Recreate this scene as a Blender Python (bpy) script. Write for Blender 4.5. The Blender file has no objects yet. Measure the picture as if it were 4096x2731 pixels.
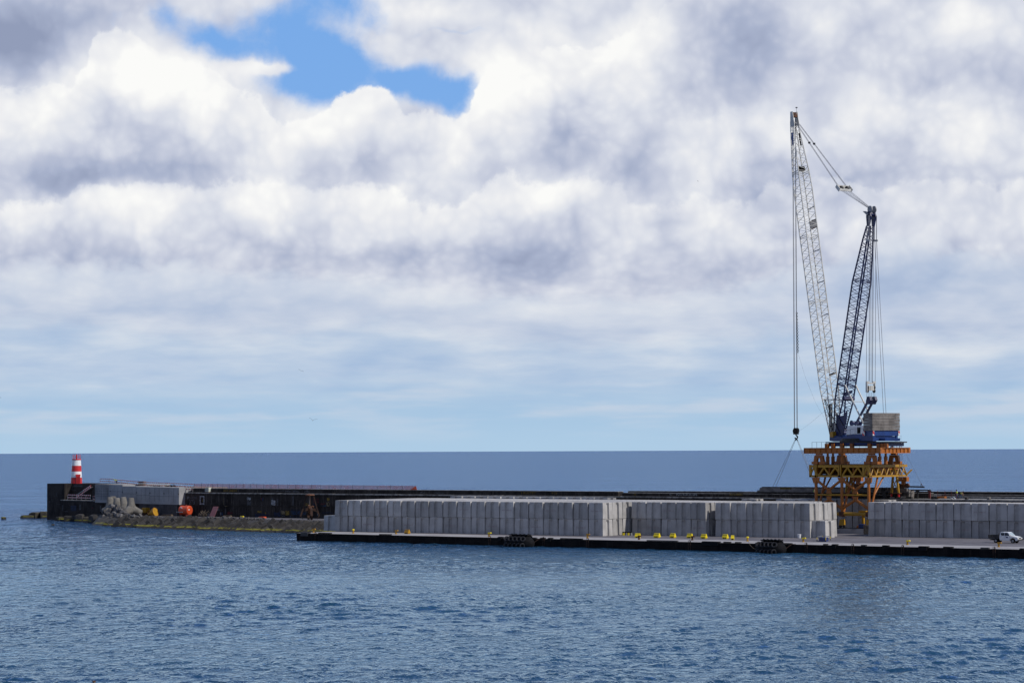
import bpy, bmesh, math, random
from mathutils import Vector, Matrix, Euler
R = math.radians
scene = bpy.context.scene
COL = scene.collection
random.seed(7)

# ---------------------------------------------------------------- camera
# world X runs along the quay, world Y away from the water front, metres
F_PX, CX, CY, HCAM = 9700.0, 2048.0, 1365.5, 17.3
A, PITCH, ROLL = R(37.41), math.atan(438.2 / 9700), R(0.266)
fw = Vector((-math.sin(A) * math.cos(PITCH), math.cos(A) * math.cos(PITCH), math.sin(PITCH)))
r0 = Vector((math.cos(A), math.sin(A), 0))
u0 = r0.cross(fw)
rt = r0 * math.cos(ROLL) - u0 * math.sin(ROLL)
up = u0 * math.cos(ROLL) + r0 * math.sin(ROLL)
CAM = Vector((0, 0, HCAM))

def ray(px, py):
    return fw * F_PX + rt * (px - CX) + up * (CY - py)
def pv(px, py, v):
    d = ray(px, py); return CAM + d * (v / d.y)
def pz(px, py, z):
    d = ray(px, py); return CAM + d * ((z - HCAM) / d.z)
def ppl(px, py, p0, n):
    d = ray(px, py); return CAM + d * ((Vector(p0) - CAM).dot(n) / d.dot(n))
def pd(px, py, dist):
    d = ray(px, py); return CAM + d * (dist / d.dot(fw))

cd = bpy.data.cameras.new('camera')
cam = bpy.data.objects.new('camera', cd); COL.objects.link(cam)
cd.sensor_width = 36.0; cd.lens = F_PX / 4096 * 36
cd.clip_start = 1.0; cd.clip_end = 300000.0
m = Matrix((rt, up, -fw)).transposed().to_4x4(); m.translation = CAM
cam.matrix_world = m
scene.camera = cam
scene.view_settings.view_transform = 'Standard'
scene.view_settings.look = 'None'
scene.view_settings.exposure = 0.0
scene.view_settings.gamma = 1.0
try:
    scene.cycles.max_bounces = 6; scene.cycles.transparent_max_bounces = 16
    scene.cycles.sample_clamp_indirect = 6
except Exception: pass

def lin(r, g, b):
    f = lambda c: (c / 255 / 12.92) if c / 255 <= 0.04045 else ((c / 255 + 0.055) / 1.055) ** 2.4
    return (f(r), f(g), f(b))

# ---------------------------------------------------------------- node helper
class NT:
    def __init__(s, tree): s.t = tree; s.n = tree.nodes; s.l = tree.links
    def add(s, typ, **kw):
        n = s.n.new(typ)
        for k, v in kw.items(): setattr(n, k, v)
        return n
    def put(s, sock, v):
        if v is None: return
        if hasattr(v, 'is_linked') or isinstance(v, bpy.types.NodeSocket): s.l.new(v, sock)
        else:
            try: sock.default_value = v
            except Exception: sock.default_value = (*v, 1.0)
    def m(s, op, a, b=None, c=None, clamp=False):
        n = s.add('ShaderNodeMath', operation=op, use_clamp=clamp)
        s.put(n.inputs[0], a)
        if b is not None: s.put(n.inputs[1], b)
        if c is not None: s.put(n.inputs[2], c)
        return n.outputs[0]
    def ss(s, v, a, b):
        n = s.add('ShaderNodeMapRange', interpolation_type='SMOOTHSTEP')
        s.put(n.inputs[0], v); n.inputs[1].default_value = a; n.inputs[2].default_value = b
        return n.outputs[0]
    def lr(s, v, a, b, c=0.0, d=1.0):
        n = s.add('ShaderNodeMapRange'); s.put(n.inputs[0], v)
        for i, q in enumerate((a, b, c, d)): n.inputs[i + 1].default_value = q
        return n.outputs[0]
    def xyz(s, x, y, z=0.0):
        n = s.add('ShaderNodeCombineXYZ')
        for i, q in enumerate((x, y, z)): s.put(n.inputs[i], q)
        return n.outputs[0]
    def sep(s, v):
        n = s.add('ShaderNodeSeparateXYZ'); s.l.new(v, n.inputs[0]); return n.outputs
    def noise(s, vec, scale, detail=4.0, rough=0.5, dist=0.0, w=None, color=False):
        n = s.add('ShaderNodeTexNoise')
        if w is not None: n.noise_dimensions = '4D'; n.inputs['W'].default_value = w
        if vec is not None: s.l.new(vec, n.inputs['Vector'])
        n.inputs['Scale'].default_value = scale; n.inputs['Detail'].default_value = detail
        n.inputs['Roughness'].default_value = rough; n.inputs['Distortion'].default_value = dist
        return n.outputs['Color'] if color else n.outputs['Fac']
    def mix(s, f, a, b, blend='MIX'):
        n = s.add('ShaderNodeMix', data_type='RGBA', blend_type=blend)
        s.put(n.inputs[0], f); s.put(n.inputs[6], a); s.put(n.inputs[7], b)
        return n.outputs[2]
    def scalevec(s, v, sx, sy, sz):
        n = s.add('ShaderNodeMapping'); s.l.new(v, n.inputs[0]); n.inputs['Scale'].default_value = (sx, sy, sz)
        return n.outputs[0]

# ---------------------------------------------------------------- sun and sky
SUN_AZ, SUN_EL = R(14), R(43)          # azimuth measured from +X towards +Y
sd = Vector((math.cos(SUN_AZ) * math.cos(SUN_EL), math.sin(SUN_AZ) * math.cos(SUN_EL), math.sin(SUN_EL)))
ld = bpy.data.lights.new('sun', 'SUN'); ld.energy = 3.6; ld.angle = R(1.5); ld.color = (1.0, 0.95, 0.88)
lo = bpy.data.objects.new('sun', ld); COL.objects.link(lo)
lo.location = (-200, 300, 150); lo.rotation_euler = sd.to_track_quat('Z', 'Y').to_euler()

world = bpy.data.worlds.new("World"); scene.world = world; world.use_nodes = True
w = NT(world.node_tree); w.n.clear()
tc = w.add('ShaderNodeTexCoord')
dx, dy, dz = w.sep(tc.outputs['Generated'])
sky = w.add('ShaderNodeTexSky', sky_type='NISHITA')
sky.sun_disc = False; sky.sun_elevation = SUN_EL; sky.sun_rotation = math.pi / 2 - SUN_AZ
sky.altitude = 0; sky.air_density = 1.0; sky.dust_density = 0.6; sky.ozone_density = 2.0
BG = 0.1
# bearing from the camera heading and elevation, both in hundredths of the picture's view units
hx = w.m('ADD', w.m('MULTIPLY', dx, math.cos(A)), w.m('MULTIPLY', dy, math.sin(A)))
hy = w.m('ADD', w.m('MULTIPLY', dx, -math.sin(A)), w.m('MULTIPLY', dy, math.cos(A)))
az = w.m('ARCTAN2', hx, hy)
el = w.m('ARCSINE', dz)
X = w.m('MULTIPLY_ADD', az, 55.7, 11.76)
Y = w.m('MULTIPLY_ADD', el, -55.7, 10.36)
# billows: broad up high, flattened into streaks towards the horizon
flat = w.ss(Y, 5.6, 8.4)
yst = w.m('MULTIPLY_ADD', w.m('POWER', w.m('MAXIMUM', w.m('SUBTRACT', Y, 5.4), 0.0), 2.0), 0.28, Y)
base = w.xyz(X, yst, 0.0)
wp = w.noise(base, 0.42, 2, 0.45, color=True, w=1.3)
wx, wy, _ = w.sep(wp)
wp2 = w.noise(base, 1.4, 4, 0.5, color=True, w=4.1)
wx2, wy2, _ = w.sep(wp2)
amp = w.lr(flat, 0, 1, 1.0, 0.75)
def warp(c, n1, n2, a1, a2):
    t = w.m('MULTIPLY', w.m('SUBTRACT', n1, 0.5), a1)
    t2 = w.m('MULTIPLY', w.m('SUBTRACT', n2, 0.5), a2)
    return w.m('ADD', c, w.m('MULTIPLY', w.m('ADD', t, t2), amp))
XW = warp(X, wx, wx2, 1.1, 0.16)
YW = warp(Y, wy, wy2, 0.7, 0.14)

def gauss(blobs, xs, ys):
    acc = None
    for (bx, by, sx, sy, rot, am) in blobs:
        ddx = w.m('SUBTRACT', xs, bx); ddy = w.m('SUBTRACT', ys, by)
        c, s_ = math.cos(R(rot)), math.sin(R(rot))
        p = w.m('ADD', w.m('MULTIPLY', ddx, c / sx), w.m('MULTIPLY', ddy, s_ / sx))
        q = w.m('ADD', w.m('MULTIPLY', ddx, -s_ / sy), w.m('MULTIPLY', ddy, c / sy))
        d = w.m('ADD', w.m('MULTIPLY', p, p), w.m('MULTIPLY', q, q))
        g = w.m('MULTIPLY', w.m('EXPONENT', w.m('MULTIPLY', d, -1.0)), am)
        acc = g if acc is None else w.m('ADD', acc, g)
    return acc
#                x     y     sx   sy  rot  amount
light = gauss([(3.1, 1.55, 1.2, 0.8, 20, .60), (4.6, 2.1, 1.1, .7, 10, .50), (1.3, 2.25, 1.6, .55, -12, .36),
               (0.9, 3.0, .9, .6, 0, .2), (8.2, 2.55, 1.1, .45, -22, .55), (6.0, 1.6, .7, .18, -6, .4),
               (11.6, 2.3, .9, 1.1, 0, .55), (12.6, 1.6, 1.1, .7, -25, .5), (14.5, .9, .7, .7, -35, .45),
               (10.3, 3.2, .6, .7, 0, .25), (13.0, 4.45, 1.2, .35, 0, .5), (6.0, 4.55, 4.0, .42, 0, .38),
               (2.8, 4.85, 1.6, .45, 0, .28), (8.6, 5.4, .9, .3, 0, .22), (21.8, .7, .7, .6, -30, .38),
               (21.0, 2.7, 1.6, .5, 20, .34), (22.6, 3.4, .8, .5, 0, .30), (15.9, 3.85, .4, .3, 0, .32),
               (16.5, 5.0, 2.2, .4, 0, .12), (20.7, 5.7, .7, .3, 0, .3), (10.2, .35, 2.0, .35, 4, .38),
               (21.8, 8.15, 1.6, .22, 0, .34), (10.5, 1.2, 1.2, .4, 5, .2), (3.5, 6.5, 3.2, .28, 0, .20),
               (8.5, 7.9, 3.0, .2, 0, .16), (2.0, 8.05, 1.4, .22, 0, .22), (13.8, 7.0, 4, .3, 0, .16), (17.5, 2.9, .9, .4, -20, .12)],
              XW, YW)
dark = gauss([(0.6, .9, 2.0, .95, -8, .62), (2.8, .5, 1.2, .5, -30, .25), (2.4, 4.15, 2.4, .36, -2, .50), (2.4, 2.9, 1.0, .35, 0, .22),
              (8.2, 3.7, 1.7, .45, -8, .34), (17.0, 1.3, 1.6, 1.0, 10, .42), (12.2, 3.5, 1.5, .7, -20, .26),
              (8.7, 5.75, 3.0, .34, 0, .15), (13.8, 6.25, 3.4, .42, 3, .20), (21.2, 6.3, 2.6, .5, 0, .32),
              (18.5, 4.6, 1.8, .6, 0, .18), (2.0, 5.9, 2.4, .25, 0, .2), (12.6, .15, 1.6, .4, 0, .12), (20.8, 2.0, .9, .5, 20, .18), (0.3, 5.6, 1.2, .6, 0, .16),
              (6.5, 7.0, 5.0, .16, 0, .12), (14.5, 5.2, 1.6, .25, 0, .15), (23.0, 2.0, 1.0, .6, 0, .15), (18.3, 7.7, 2.6, .2, 0, .12)],
             XW, YW)
hole = gauss([(5.0, 1.05, 1.0, .48, 18, 1.1), (6.7, .80, 1.15, .62, 10, 1.15), (7.6, -.05, 1.1, .45, 0, .9), (8.7, .5, .7, .3, 20, .35), (6.1, 1.58, .7, .16, -6, -.9), (7.2, 1.95, 1.15, .55, 10, 1.1), (7.7, 1.35, .8, .6, 10, 1.0),
              (9.9, 2.1, 1.05, .48, 12, 1.2), (10.6, 2.4, .5, .4, 0, .6), (8.9, 1.9, .6, .35, 20, .7), (10.5, .78, .8, .08, 4, .45), (3.9, .35, .3, .4, 0, .5), (2.75, .5, .3, .16, 0, .4),
              (19.0, 3.7, .6, .3, 0, .3), (16.6, 7.1, 1.5, .2, 0, .1)],
             warp(X, wx, wx2, 1.2, 0.7), warp(Y, wy, wy2, 0.9, 0.6))
# relief: puffy height compared with the height a little towards the light
def shift(vec, ox, oy):
    n = w.add('ShaderNodeVectorMath', operation='ADD'); w.l.new(vec, n.inputs[0]); n.inputs[1].default_value = (ox, oy, 0); return n.outputs[0]
lobe = w.xyz(warp(X, wx, wx2, 1.0, 0.06), w.m('ADD', yst, w.m('SUBTRACT', warp(Y, wy, wy2, 0.9, 0.05), Y)), 0.0)
nE = w.noise(lobe, 0.45, 3, 0.45, w=11.0); nF = w.noise(lobe, 1.6, 7, 0.58, w=5.0); nG = w.noise(lobe, 0.95, 3, 0.42, w=15.0)
lob3 = w.xyz(warp(X, wx, wx2, .8, .5), w.m('ADD', yst, w.m('SUBTRACT', warp(Y, wy, wy2, .7, .46), Y)), 0.0)
def cell(scale, seed, mean):
    n = w.add('ShaderNodeTexVoronoi', feature='SMOOTH_F1', voronoi_dimensions='2D'); w.l.new(shift(lob3, seed, seed * .7), n.inputs['Vector'])
    n.inputs['Scale'].default_value = scale; n.inputs['Smoothness'].default_value = .55
    return w.m('SUBTRACT', mean, n.outputs['Distance'])
relief = w.m('ADD', w.m('MULTIPLY', cell(.62, 3.1, .45), w.lr(flat, 0, 1, .38, .12)), w.m('ADD', w.m('MULTIPLY', cell(1.5, 9.3, .45), w.lr(flat, 0, 1, .20, .05)), w.m('ADD', w.m('MULTIPLY', cell(3.6, 5.3, .45), w.lr(flat, 0, 1, .13, .0)), w.m('MULTIPLY', w.m('SUBTRACT', nF, .5), w.lr(flat, 0, 1, .22, .0)))))
grain = w.m('ADD', w.m('MULTIPLY', w.m('SUBTRACT', nE, .5), .45), w.m('MULTIPLY', w.m('SUBTRACT', nG, .5), w.lr(flat, 0, 1, .26, .34)))
stk = w.noise(w.xyz(w.m('MULTIPLY', warp(X, wx, wx2, .6, .2), .42), w.m('MULTIPLY', warp(Y, wy, wy2, .25, .12), 2.3), 0.0), 1.0, 5, .5, w=6.0)
grain = w.m('ADD', grain, w.m('MULTIPLY', w.m('MULTIPLY', w.m('SUBTRACT', stk, .5), flat), 1.25))
def ramp_(v, stops):
    ramp = w.add('ShaderNodeValToRGB'); w.l.new(v, ramp.inputs[0]); cr = ramp.color_ramp; cr.interpolation = 'EASE' if False else 'LINEAR'
    cr.elements[0].position = stops[0][0]; cr.elements[0].color = (*lin(*stops[0][1]), 1)
    cr.elements[1].position = stops[-1][0]; cr.elements[1].color = (*lin(*stops[-1][1]), 1)
    for p_, c_ in stops[1:-1]:
        e = cr.elements.new(p_); e.color = (*lin(*c_), 1)
    return ramp.outputs[0]
STOPS = [(0.0, (146, 157, 185)), (0.22, (170, 180, 205)), (0.42, (198, 204, 221)), (0.60, (219, 223, 233)), (0.80, (237, 238, 241)), (1.0, (251, 251, 249))]
def curve(pts):
    """edge height of a cloud bank along the bearing"""
    n = w.add('ShaderNodeFloatCurve'); c = n.mapping.curves[0]
    P_ = [((x + 2) / 28, y / 11) for x, y in pts]
    c.points[0].location = P_[0]; c.points[1].location = P_[-1]
    for q in P_[1:-1]: c.points.new(*q)
    n.mapping.use_clip = False; n.mapping.update()
    return n
xin = warp(X, wx, wx2, .3, .5)
yin = w.m('ADD', warp(Y, wy, wy2, .3, .6), w.m('MULTIPLY', w.m('SUBTRACT', nF, .5), w.lr(flat, 0, 1, 1.0, .6)))
xn = w.m('MULTIPLY', w.m('ADD', xin, 2.0), 1 / 28)
def bank(col, pts, soft, thick, top, fade, stops=STOPS, lo=.34, side=None, k=1.0):
    """paint one bank over col: white just under its edge, greyer below"""
    n = curve(pts); w.l.new(xn, n.inputs['Value'])
    d = w.m('SUBTRACT', yin, w.m('MULTIPLY', n.outputs[0], 11.0))
    mask = w.m('MULTIPLY', w.ss(d, -soft * .6, soft), fade)
    dsm = w.m('SUBTRACT', YW, w.m('MULTIPLY', n.outputs[0], 11.0))
    t_ = w.ss(dsm, -.1, thick)
    br_ = w.m('SUBTRACT', w.m('MULTIPLY_ADD', t_, lo - top, top), 0.0)
    br_ = w.m('ADD', br_, w.m('MULTIPLY', w.m('ADD', relief, grain), k))
    if side is not None: br_ = w.m('ADD', br_, side)
    return w.mix(mask, col, ramp_(br_, stops))
sheet = w.m('ADD', w.m('SUBTRACT', w.m('ADD', 0.52, w.m('MULTIPLY', light, .75)), w.m('MULTIPLY', dark, .85)), w.m('ADD', w.m('MULTIPLY', relief, .8), grain))
sheetcol = ramp_(sheet, STOPS)
# pale blue air low over the horizon, thin streaks in it
low = w.m('MULTIPLY', w.ss(Y, 6.2, 9.0), 1.0)
streak = w.noise(w.xyz(w.m('MULTIPLY', XW, 0.35), w.m('MULTIPLY', Y, 3.0), 0.0), 0.9, 5, 0.5, w=3.0)
airc = w.mix(w.ss(streak, 0.40, 0.68), lin(166, 197, 225), lin(193, 208, 226))
airc = w.mix(w.ss(Y, 9.3, 10.36), airc, lin(173, 203, 228))
nis = w.add('ShaderNodeVectorMath', operation='SCALE'); w.l.new(sky.outputs[0], nis.inputs[0]); nis.inputs['Scale'].default_value = BG
# clear blue seen through the gap (scattering sky, a touch lighter than the zenith)
blue = w.mix(0.75, nis.outputs[0], lin(116, 172, 242))
holem = w.m('MULTIPLY', w.ss(w.m('ADD', hole, w.m('MULTIPLY', w.m('SUBTRACT', nF, .5), .95)), 0.18, 1.10), 1.0)
col = w.mix(holem, sheetcol, blue)
ld = w.m('SUBTRACT', w.m('MULTIPLY', light, .40), w.m('MULTIPLY', dark, .70))
inpic = w.ss(Y, -1.2, .2)
col = bank(col, [(-2, 2.4), (0, 2.25), (1, 2.1), (1.8, 1.95), (2.15, 1.35), (2.6, .75), (3.1, .85), (3.5, 1.15), (4.2, 1.45), (5.0, 1.75), (5.6, 2.25), (6.1, 2.5), (6.6, 2.85), (7.0, 2.8), (7.5, 2.55), (7.8, 2.25),
                (8.15, 2.05), (8.7, 2.08), (9.1, 2.25), (9.35, 2.62), (10.0, 2.66), (10.7, 2.55), (11.0, 2.1), (11.3, 1.75), (12, 1.6), (12.8, 1.15), (14, .9), (15, .5), (16, -.3), (26, -.5)],
           .10, 2.4, .76, w.m('MULTIPLY', inpic, w.ss(X, 16.5, 13.5)), side=ld, lo=.48)
col = bank(col, [(-2, 3.4), (13.6, 3.4), (15.4, 2.9), (17, 2.6), (18, 2.75), (19, 2.9), (20, 2.45), (21, 2.15), (22, 2.4), (23, 2.9), (26, 3)], .32, 1.5, .64,
           w.m('MULTIPLY', w.ss(X, 13.5, 16.5), .8), side=ld, lo=.45)
col = bank(col, [(-2, 5.1), (0, 4.9), (1, 4.6), (2, 4.45), (3.3, 4.22), (4.2, 4.32), (5, 4.2), (6.2, 4.1), (7, 4.28), (8, 4.2), (9, 4.35), (10, 4.75), (11, 4.4), (11.6, 4.02), (12.6, 4.15), (13.5, 4.1),
                (14.2, 4.35), (15, 4.75), (16.2, 4.6), (17, 4.7), (18, 4.2), (19, 4.1), (20, 4.5), (21, 4.3), (22, 4.4), (26, 4.3)], .14, 1.8, .72, w.m('MULTIPLY_ADD', w.ss(X, 14.5, 12.5), .4, .6), side=ld, lo=.42)
ST3 = [(0.0, (152, 171, 204)), (0.3, (175, 191, 217)), (0.6, (202, 211, 227)), (1.0, (232, 235, 239))]
col = bank(col, [(-2, 6.2), (0, 6.15), (2, 6.0), (4, 6.05), (5.5, 6.2), (8, 6.35), (11, 6.65), (13, 6.8), (16, 6.75), (17.5, 6.4), (19, 6.0), (20.5, 5.6), (21.5, 5.7), (23.5, 6.0), (26, 6)], .32, 1.2, .66, 1.0, stops=ST3, side=w.m('MULTIPLY', ld, .8), lo=.50, k=.8)
col = bank(col, [(-2, 7.5), (2, 7.4), (5, 7.6), (9, 7.45), (12, 7.8), (16, 7.7), (19, 7.6), (21, 7.8), (26, 7.8)], .4, .8, .64, .8, stops=[(0, (155, 184, 219)), (.5, (186, 204, 226)), (1.0, (226, 231, 236))], lo=.40, side=w.m('MULTIPLY', light, .7), k=1.0)
low = w.ss(w.m('ADD', Y, w.m('MULTIPLY', w.m('SUBTRACT', streak, .5), 1.8)), 8.2, 9.5)
col = w.mix(w.m('MULTIPLY', low, .97), col, airc)
# overhead, outside the picture: broken cloud with blue between, darkened to weaken skylight
high = w.ss(Y, -1.5, -7.0)
gap = w.ss(w.noise(tc.outputs['Generated'], 3.0, 5, 0.55, w=9.0), 0.30, 0.58)
over = w.mix(gap, lin(140, 152, 180), w.mix(0.75, nis.outputs[0], lin(84, 128, 200)))
col = w.mix(high, col, over)
# unseen sky behind the viewer greyed to dim the light on front faces
back = w.m('MULTIPLY', w.ss(hy, 0.55, -0.25), w.ss(dz, -0.02, 0.04))
col = w.mix(w.m('MULTIPLY', back, .8), col, lin(122, 136, 168))
fin = w.add('ShaderNodeVectorMath', operation='SCALE'); w.l.new(col, fin.inputs[0]); fin.inputs['Scale'].default_value = 1 / BG
bg = w.add('ShaderNodeBackground'); w.l.new(fin.outputs[0], bg.inputs[0]); bg.inputs[1].default_value = BG
ow = w.add('ShaderNodeOutputWorld'); w.l.new(bg.outputs[0], ow.inputs[0])
world.cycles.sampling_method = 'MANUAL'; world.cycles.sample_map_resolution = 512

# ---------------------------------------------------------------- materials
def newmat(name):
    mt = bpy.data.materials.new(name); mt.use_nodes = True
    t = NT(mt.node_tree); t.n.clear()
    b = t.add('ShaderNodeBsdfPrincipled'); o = t.add('ShaderNodeOutputMaterial')
    t.l.new(b.outputs[0], o.inputs[0])
    return mt, t, b, o
def mottled(name, c1, c2, rough=0.8, scale=1.0, streak=0.0, metal=0.0, bump=0.0, c3=None, algae=False, island=0.0, spec=0.5):
    """two-tone procedural surface: blotches, optional vertical run marks, optional third wear colour"""
    mt, t, b, o = newmat(name)
    geo = t.add('ShaderNodeNewGeometry'); pos = geo.outputs['Position']
    n = t.noise(pos, scale, 6, 0.6)
    col = t.mix(t.ss(n, 0.36, 0.64), c1, c2)
    if streak:
        sv = t.scalevec(pos, 2.2, 2.2, 0.18)
        s = t.noise(sv, 1.6, 5, 0.65)
        col = t.mix(t.m('MULTIPLY', t.ss(s, 0.50, 0.72), streak), col, c3 or c1)
    elif c3:
        s = t.noise(pos, scale * 4.1, 5, 0.65)
        col = t.mix(t.m('MULTIPLY', t.ss(s, 0.58, 0.70), 0.8), col, c3)
    if island:
        oi = t.add('ShaderNodeObjectInfo')
        k = t.lr(oi.outputs['Random'], 0, 1, 1 - island, 1 + island)
        vm = t.add('ShaderNodeVectorMath', operation='SCALE'); t.l.new(col, vm.inputs[0]); t.l.new(k, vm.inputs['Scale'])
        col = vm.outputs[0]
    if algae:
        z = t.sep(pos)[2]
        zz = t.m('ADD', z, t.m('MULTIPLY', t.m('SUBTRACT', t.noise(pos, 0.8, 4), 0.5), 0.5))
        wet = t.ss(zz, 1.2, 0.9)
        col = t.mix(t.m('MULTIPLY', wet, 0.75), col, (0.016, 0.015, 0.014))
        band = t.m('MULTIPLY', t.ss(zz, 0.86, 0.98), t.ss(zz, 1.22, 1.08))
        patch = t.ss(t.noise(pos, 0.45, 3), 0.40, 0.55)
        col = t.mix(t.m('MULTIPLY', t.m('MULTIPLY', band, patch), 0.9), col, (0.17, 0.16, 0.012))
    t.l.new(col, b.inputs['Base Color'])
    b.inputs['Roughness'].default_value = rough; b.inputs['Metallic'].default_value = metal
    b.inputs['Specular IOR Level'].default_value = spec
    if bump:
        bp = t.add('ShaderNodeBump'); bp.inputs['Strength'].default_value = bump; bp.inputs['Distance'].default_value = 0.1
        t.l.new(t.noise(pos, scale * 5, 6, 0.6), bp.inputs['Height']); t.l.new(bp.outputs[0], b.inputs['Normal'])
    return mt

M = {}
M['block'] = mottled('block_concrete', (0.315, 0.305, 0.295), (0.40, 0.388, 0.378), .9, .5, .45, bump=.25, c3=(0.20, 0.193, 0.187), island=.20)
M['quaytop'] = mottled('quay_concrete', (0.25, 0.235, 0.235), (0.33, 0.32, 0.32), .9, .25, bump=.2, c3=(0.17, .16, .16))
M['asphalt'] = mottled('yard_asphalt', (0.125, 0.115, 0.125), (0.165, 0.155, 0.165), .9, .2, bump=.2, c3=(0.10, .095, .10))
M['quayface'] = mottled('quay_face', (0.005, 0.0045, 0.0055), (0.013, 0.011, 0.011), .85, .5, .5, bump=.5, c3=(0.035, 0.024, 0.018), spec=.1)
M['wallold'] = mottled('old_wall_concrete', (0.015, 0.0135, 0.0135), (0.042, 0.037, 0.035), .9, .35, .85, bump=.3, c3=(0.10, 0.088, 0.08), spec=.1)
M['headold'] = mottled('head_wall_concrete', (0.014, 0.012, 0.013), (0.038, 0.033, 0.030), .9, .3, .55, bump=.3, c3=(0.075, 0.066, 0.058), spec=.1)
M['ledge'] = mottled('ledge_concrete', (0.10, 0.095, 0.09), (0.32, 0.31, 0.29), .9, 1.2, bump=.2)
M['newwall'] = mottled('new_wall_concrete', (0.24, 0.24, 0.245), (0.31, 0.31, 0.315), .9, .35, .35, bump=.1, c3=(0.20, 0.20, 0.21))
M['lowwall'] = mottled('low_wall_concrete', (0.035, 0.033, 0.038), (0.07, 0.067, 0.07), .9, .5, .7, bump=.3, c3=(0.12, 0.12, 0.13), spec=.3)
M['seam'] = mottled('dark_seam', (0.10, 0.10, 0.105), (0.15, 0.15, 0.155), .9, 2)
M['armour'] = mottled('armour_concrete', (0.018, 0.0165, 0.0155), (0.040, 0.036, 0.033), .9, .7, bump=.5, c3=(0.014, .013, .012), algae=True, island=.25)
M['rock'] = mottled('rubble_rock', (0.038, 0.035, 0.035), (0.11, 0.106, 0.106), .9, 1.1, bump=.6, c3=(0.06, .055, .055), algae=True, island=.35)
M['darkrock'] = mottled('wet_rock', (0.02, 0.017, 0.012), (0.05, 0.042, 0.028), .8, 1.1, bump=.6, algae=True)
M['tetra'] = mottled('tetrapod_concrete', (0.10, 0.094, 0.085), (0.17, 0.16, 0.145), .9, .7, .4, bump=.35, c3=(0.10, .095, .085))
M['orange'] = mottled('orange_paint', (0.29, 0.088, 0.007), (0.38, 0.12, 0.009), .5, .6, .45, c3=(0.16, 0.045, 0.01))
M['yellow'] = mottled('ochre_paint', (0.34, 0.175, 0.006), (0.43, 0.225, 0.008), .5, .8, .45, c3=(0.19, 0.10, 0.01))
M['brightyellow'] = mottled('yellow_plastic', (0.72, 0.55, 0.01), (0.80, 0.63, 0.012), .45, 1.5, c3=(0.5, .38, .02))
M['rust'] = mottled('rusty_steel', (0.06, 0.025, 0.013), (0.16, 0.06, 0.022), .85, 2, bump=.3, c3=(0.05, .03, .02))
M['darkrust'] = mottled('dark_rusty_iron', (0.02, 0.011, 0.008), (0.05, 0.022, 0.014), .9, 2)
M['darksteel'] = mottled('dark_steel', (0.016, 0.015, 0.017), (0.035, 0.032, 0.032), .6, 1.5)
M['black'] = mottled('black_rubber', (0.005, 0.005, 0.006), (0.010, 0.010, 0.012), .8, 2, spec=.12)
M['tyre'] = mottled('tyre_rubber', (0.012, 0.012, 0.015), (0.028, 0.028, 0.033), .8, 3, spec=.2)
M['white'] = mottled('white_paint', (0.68, 0.69, 0.70), (0.78, 0.78, 0.78), .4, 1.0, .3, c3=(0.5, 0.5, 0.48))
M['boomwhite'] = mottled('boom_paint', (0.47, 0.455, 0.41), (0.60, 0.58, 0.53), .5, .7, c3=(0.28, 0.26, 0.23))
M['navy'] = mottled('navy_paint', (0.006, 0.010, 0.055), (0.010, 0.018, 0.09), .45, .8)
M['blue'] = mottled('blue_paint', (0.005, 0.030, 0.14), (0.007, 0.042, 0.19), .45, .6, .3, c3=(0.006, 0.02, 0.09))
M['red'] = mottled('red_paint', (0.48, 0.012, 0.016), (0.56, 0.018, 0.02), .45, .8)
M['tankred'] = mottled('tank_paint', (0.48, 0.06, 0.018), (0.58, 0.08, 0.025), .4, 1.2, c3=(0.4, .05, .02))
M['maroon'] = mottled('faded_red_board', (0.22, 0.09, 0.10), (0.30, 0.13, 0.14), .9, 2)
M['darkred'] = mottled('dark_red_paint', (0.09, 0.012, 0.012), (0.15, 0.02, 0.02), .7, 2)
M['counter'] = mottled('counterweight_concrete', (0.12, 0.108, 0.10), (0.21, 0.19, 0.175), .9, .8, .5, bump=.2, c3=(0.08, .072, .07))
M['glass'] = mottled('dark_glass', (0.015, 0.018, 0.022), (0.025, 0.03, 0.035), .08, 1)
M['pane'] = mottled('windscreen_glass', (0.30, 0.36, 0.38), (0.40, 0.46, 0.48), .1, 1)
M['steelgrey'] = mottled('grey_steel', (0.20, 0.20, 0.21), (0.30, 0.30, 0.31), .5, 2, metal=.3)
M['cable'] = mottled('wire_rope', (0.10, 0.10, 0.115), (0.16, 0.16, 0.175), .6, 3)
M['wood'] = mottled('old_wood', (0.11, 0.08, 0.055), (0.22, 0.17, 0.12), .9, 3)
M['skin'] = mottled('skin', (0.30, 0.16, 0.11), (0.35, 0.19, 0.13), .6, 3)
M['hivis'] = mottled('high_visibility_cloth', (0.40, 0.70, 0.03), (0.50, 0.82, 0.05), .7, 3)
M['jeans'] = mottled('blue_cloth', (0.03, 0.06, 0.12), (0.05, 0.09, 0.17), .9, 3)
M['darkcloth'] = mottled('dark_cloth', (0.012, 0.013, 0.018), (0.025, 0.025, 0.03), .9, 3)
M['hair'] = mottled('dark_hair', (0.01, 0.008, 0.007), (0.02, 0.016, 0.013), .8, 5)
M['gull'] = mottled('white_feathers', (0.55, 0.56, 0.57), (0.66, 0.66, 0.66), .8, 5)
M['gulldark'] = mottled('dark_feathers', (0.02, 0.02, 0.024), (0.05, 0.05, 0.055), .8, 5)
M['gullgrey'] = mottled('grey_feathers', (0.13, 0.14, 0.15), (0.2, 0.21, 0.22), .8, 5)
M['deepblue'] = mottled('deep_blue_tarpaulin', (0.008, 0.018, 0.10), (0.012, 0.03, 0.14), .6, 1)
M['tank'] = mottled('pale_plastic', (0.42, 0.45, 0.38), (0.55, 0.57, 0.48), .5, 2)
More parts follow.
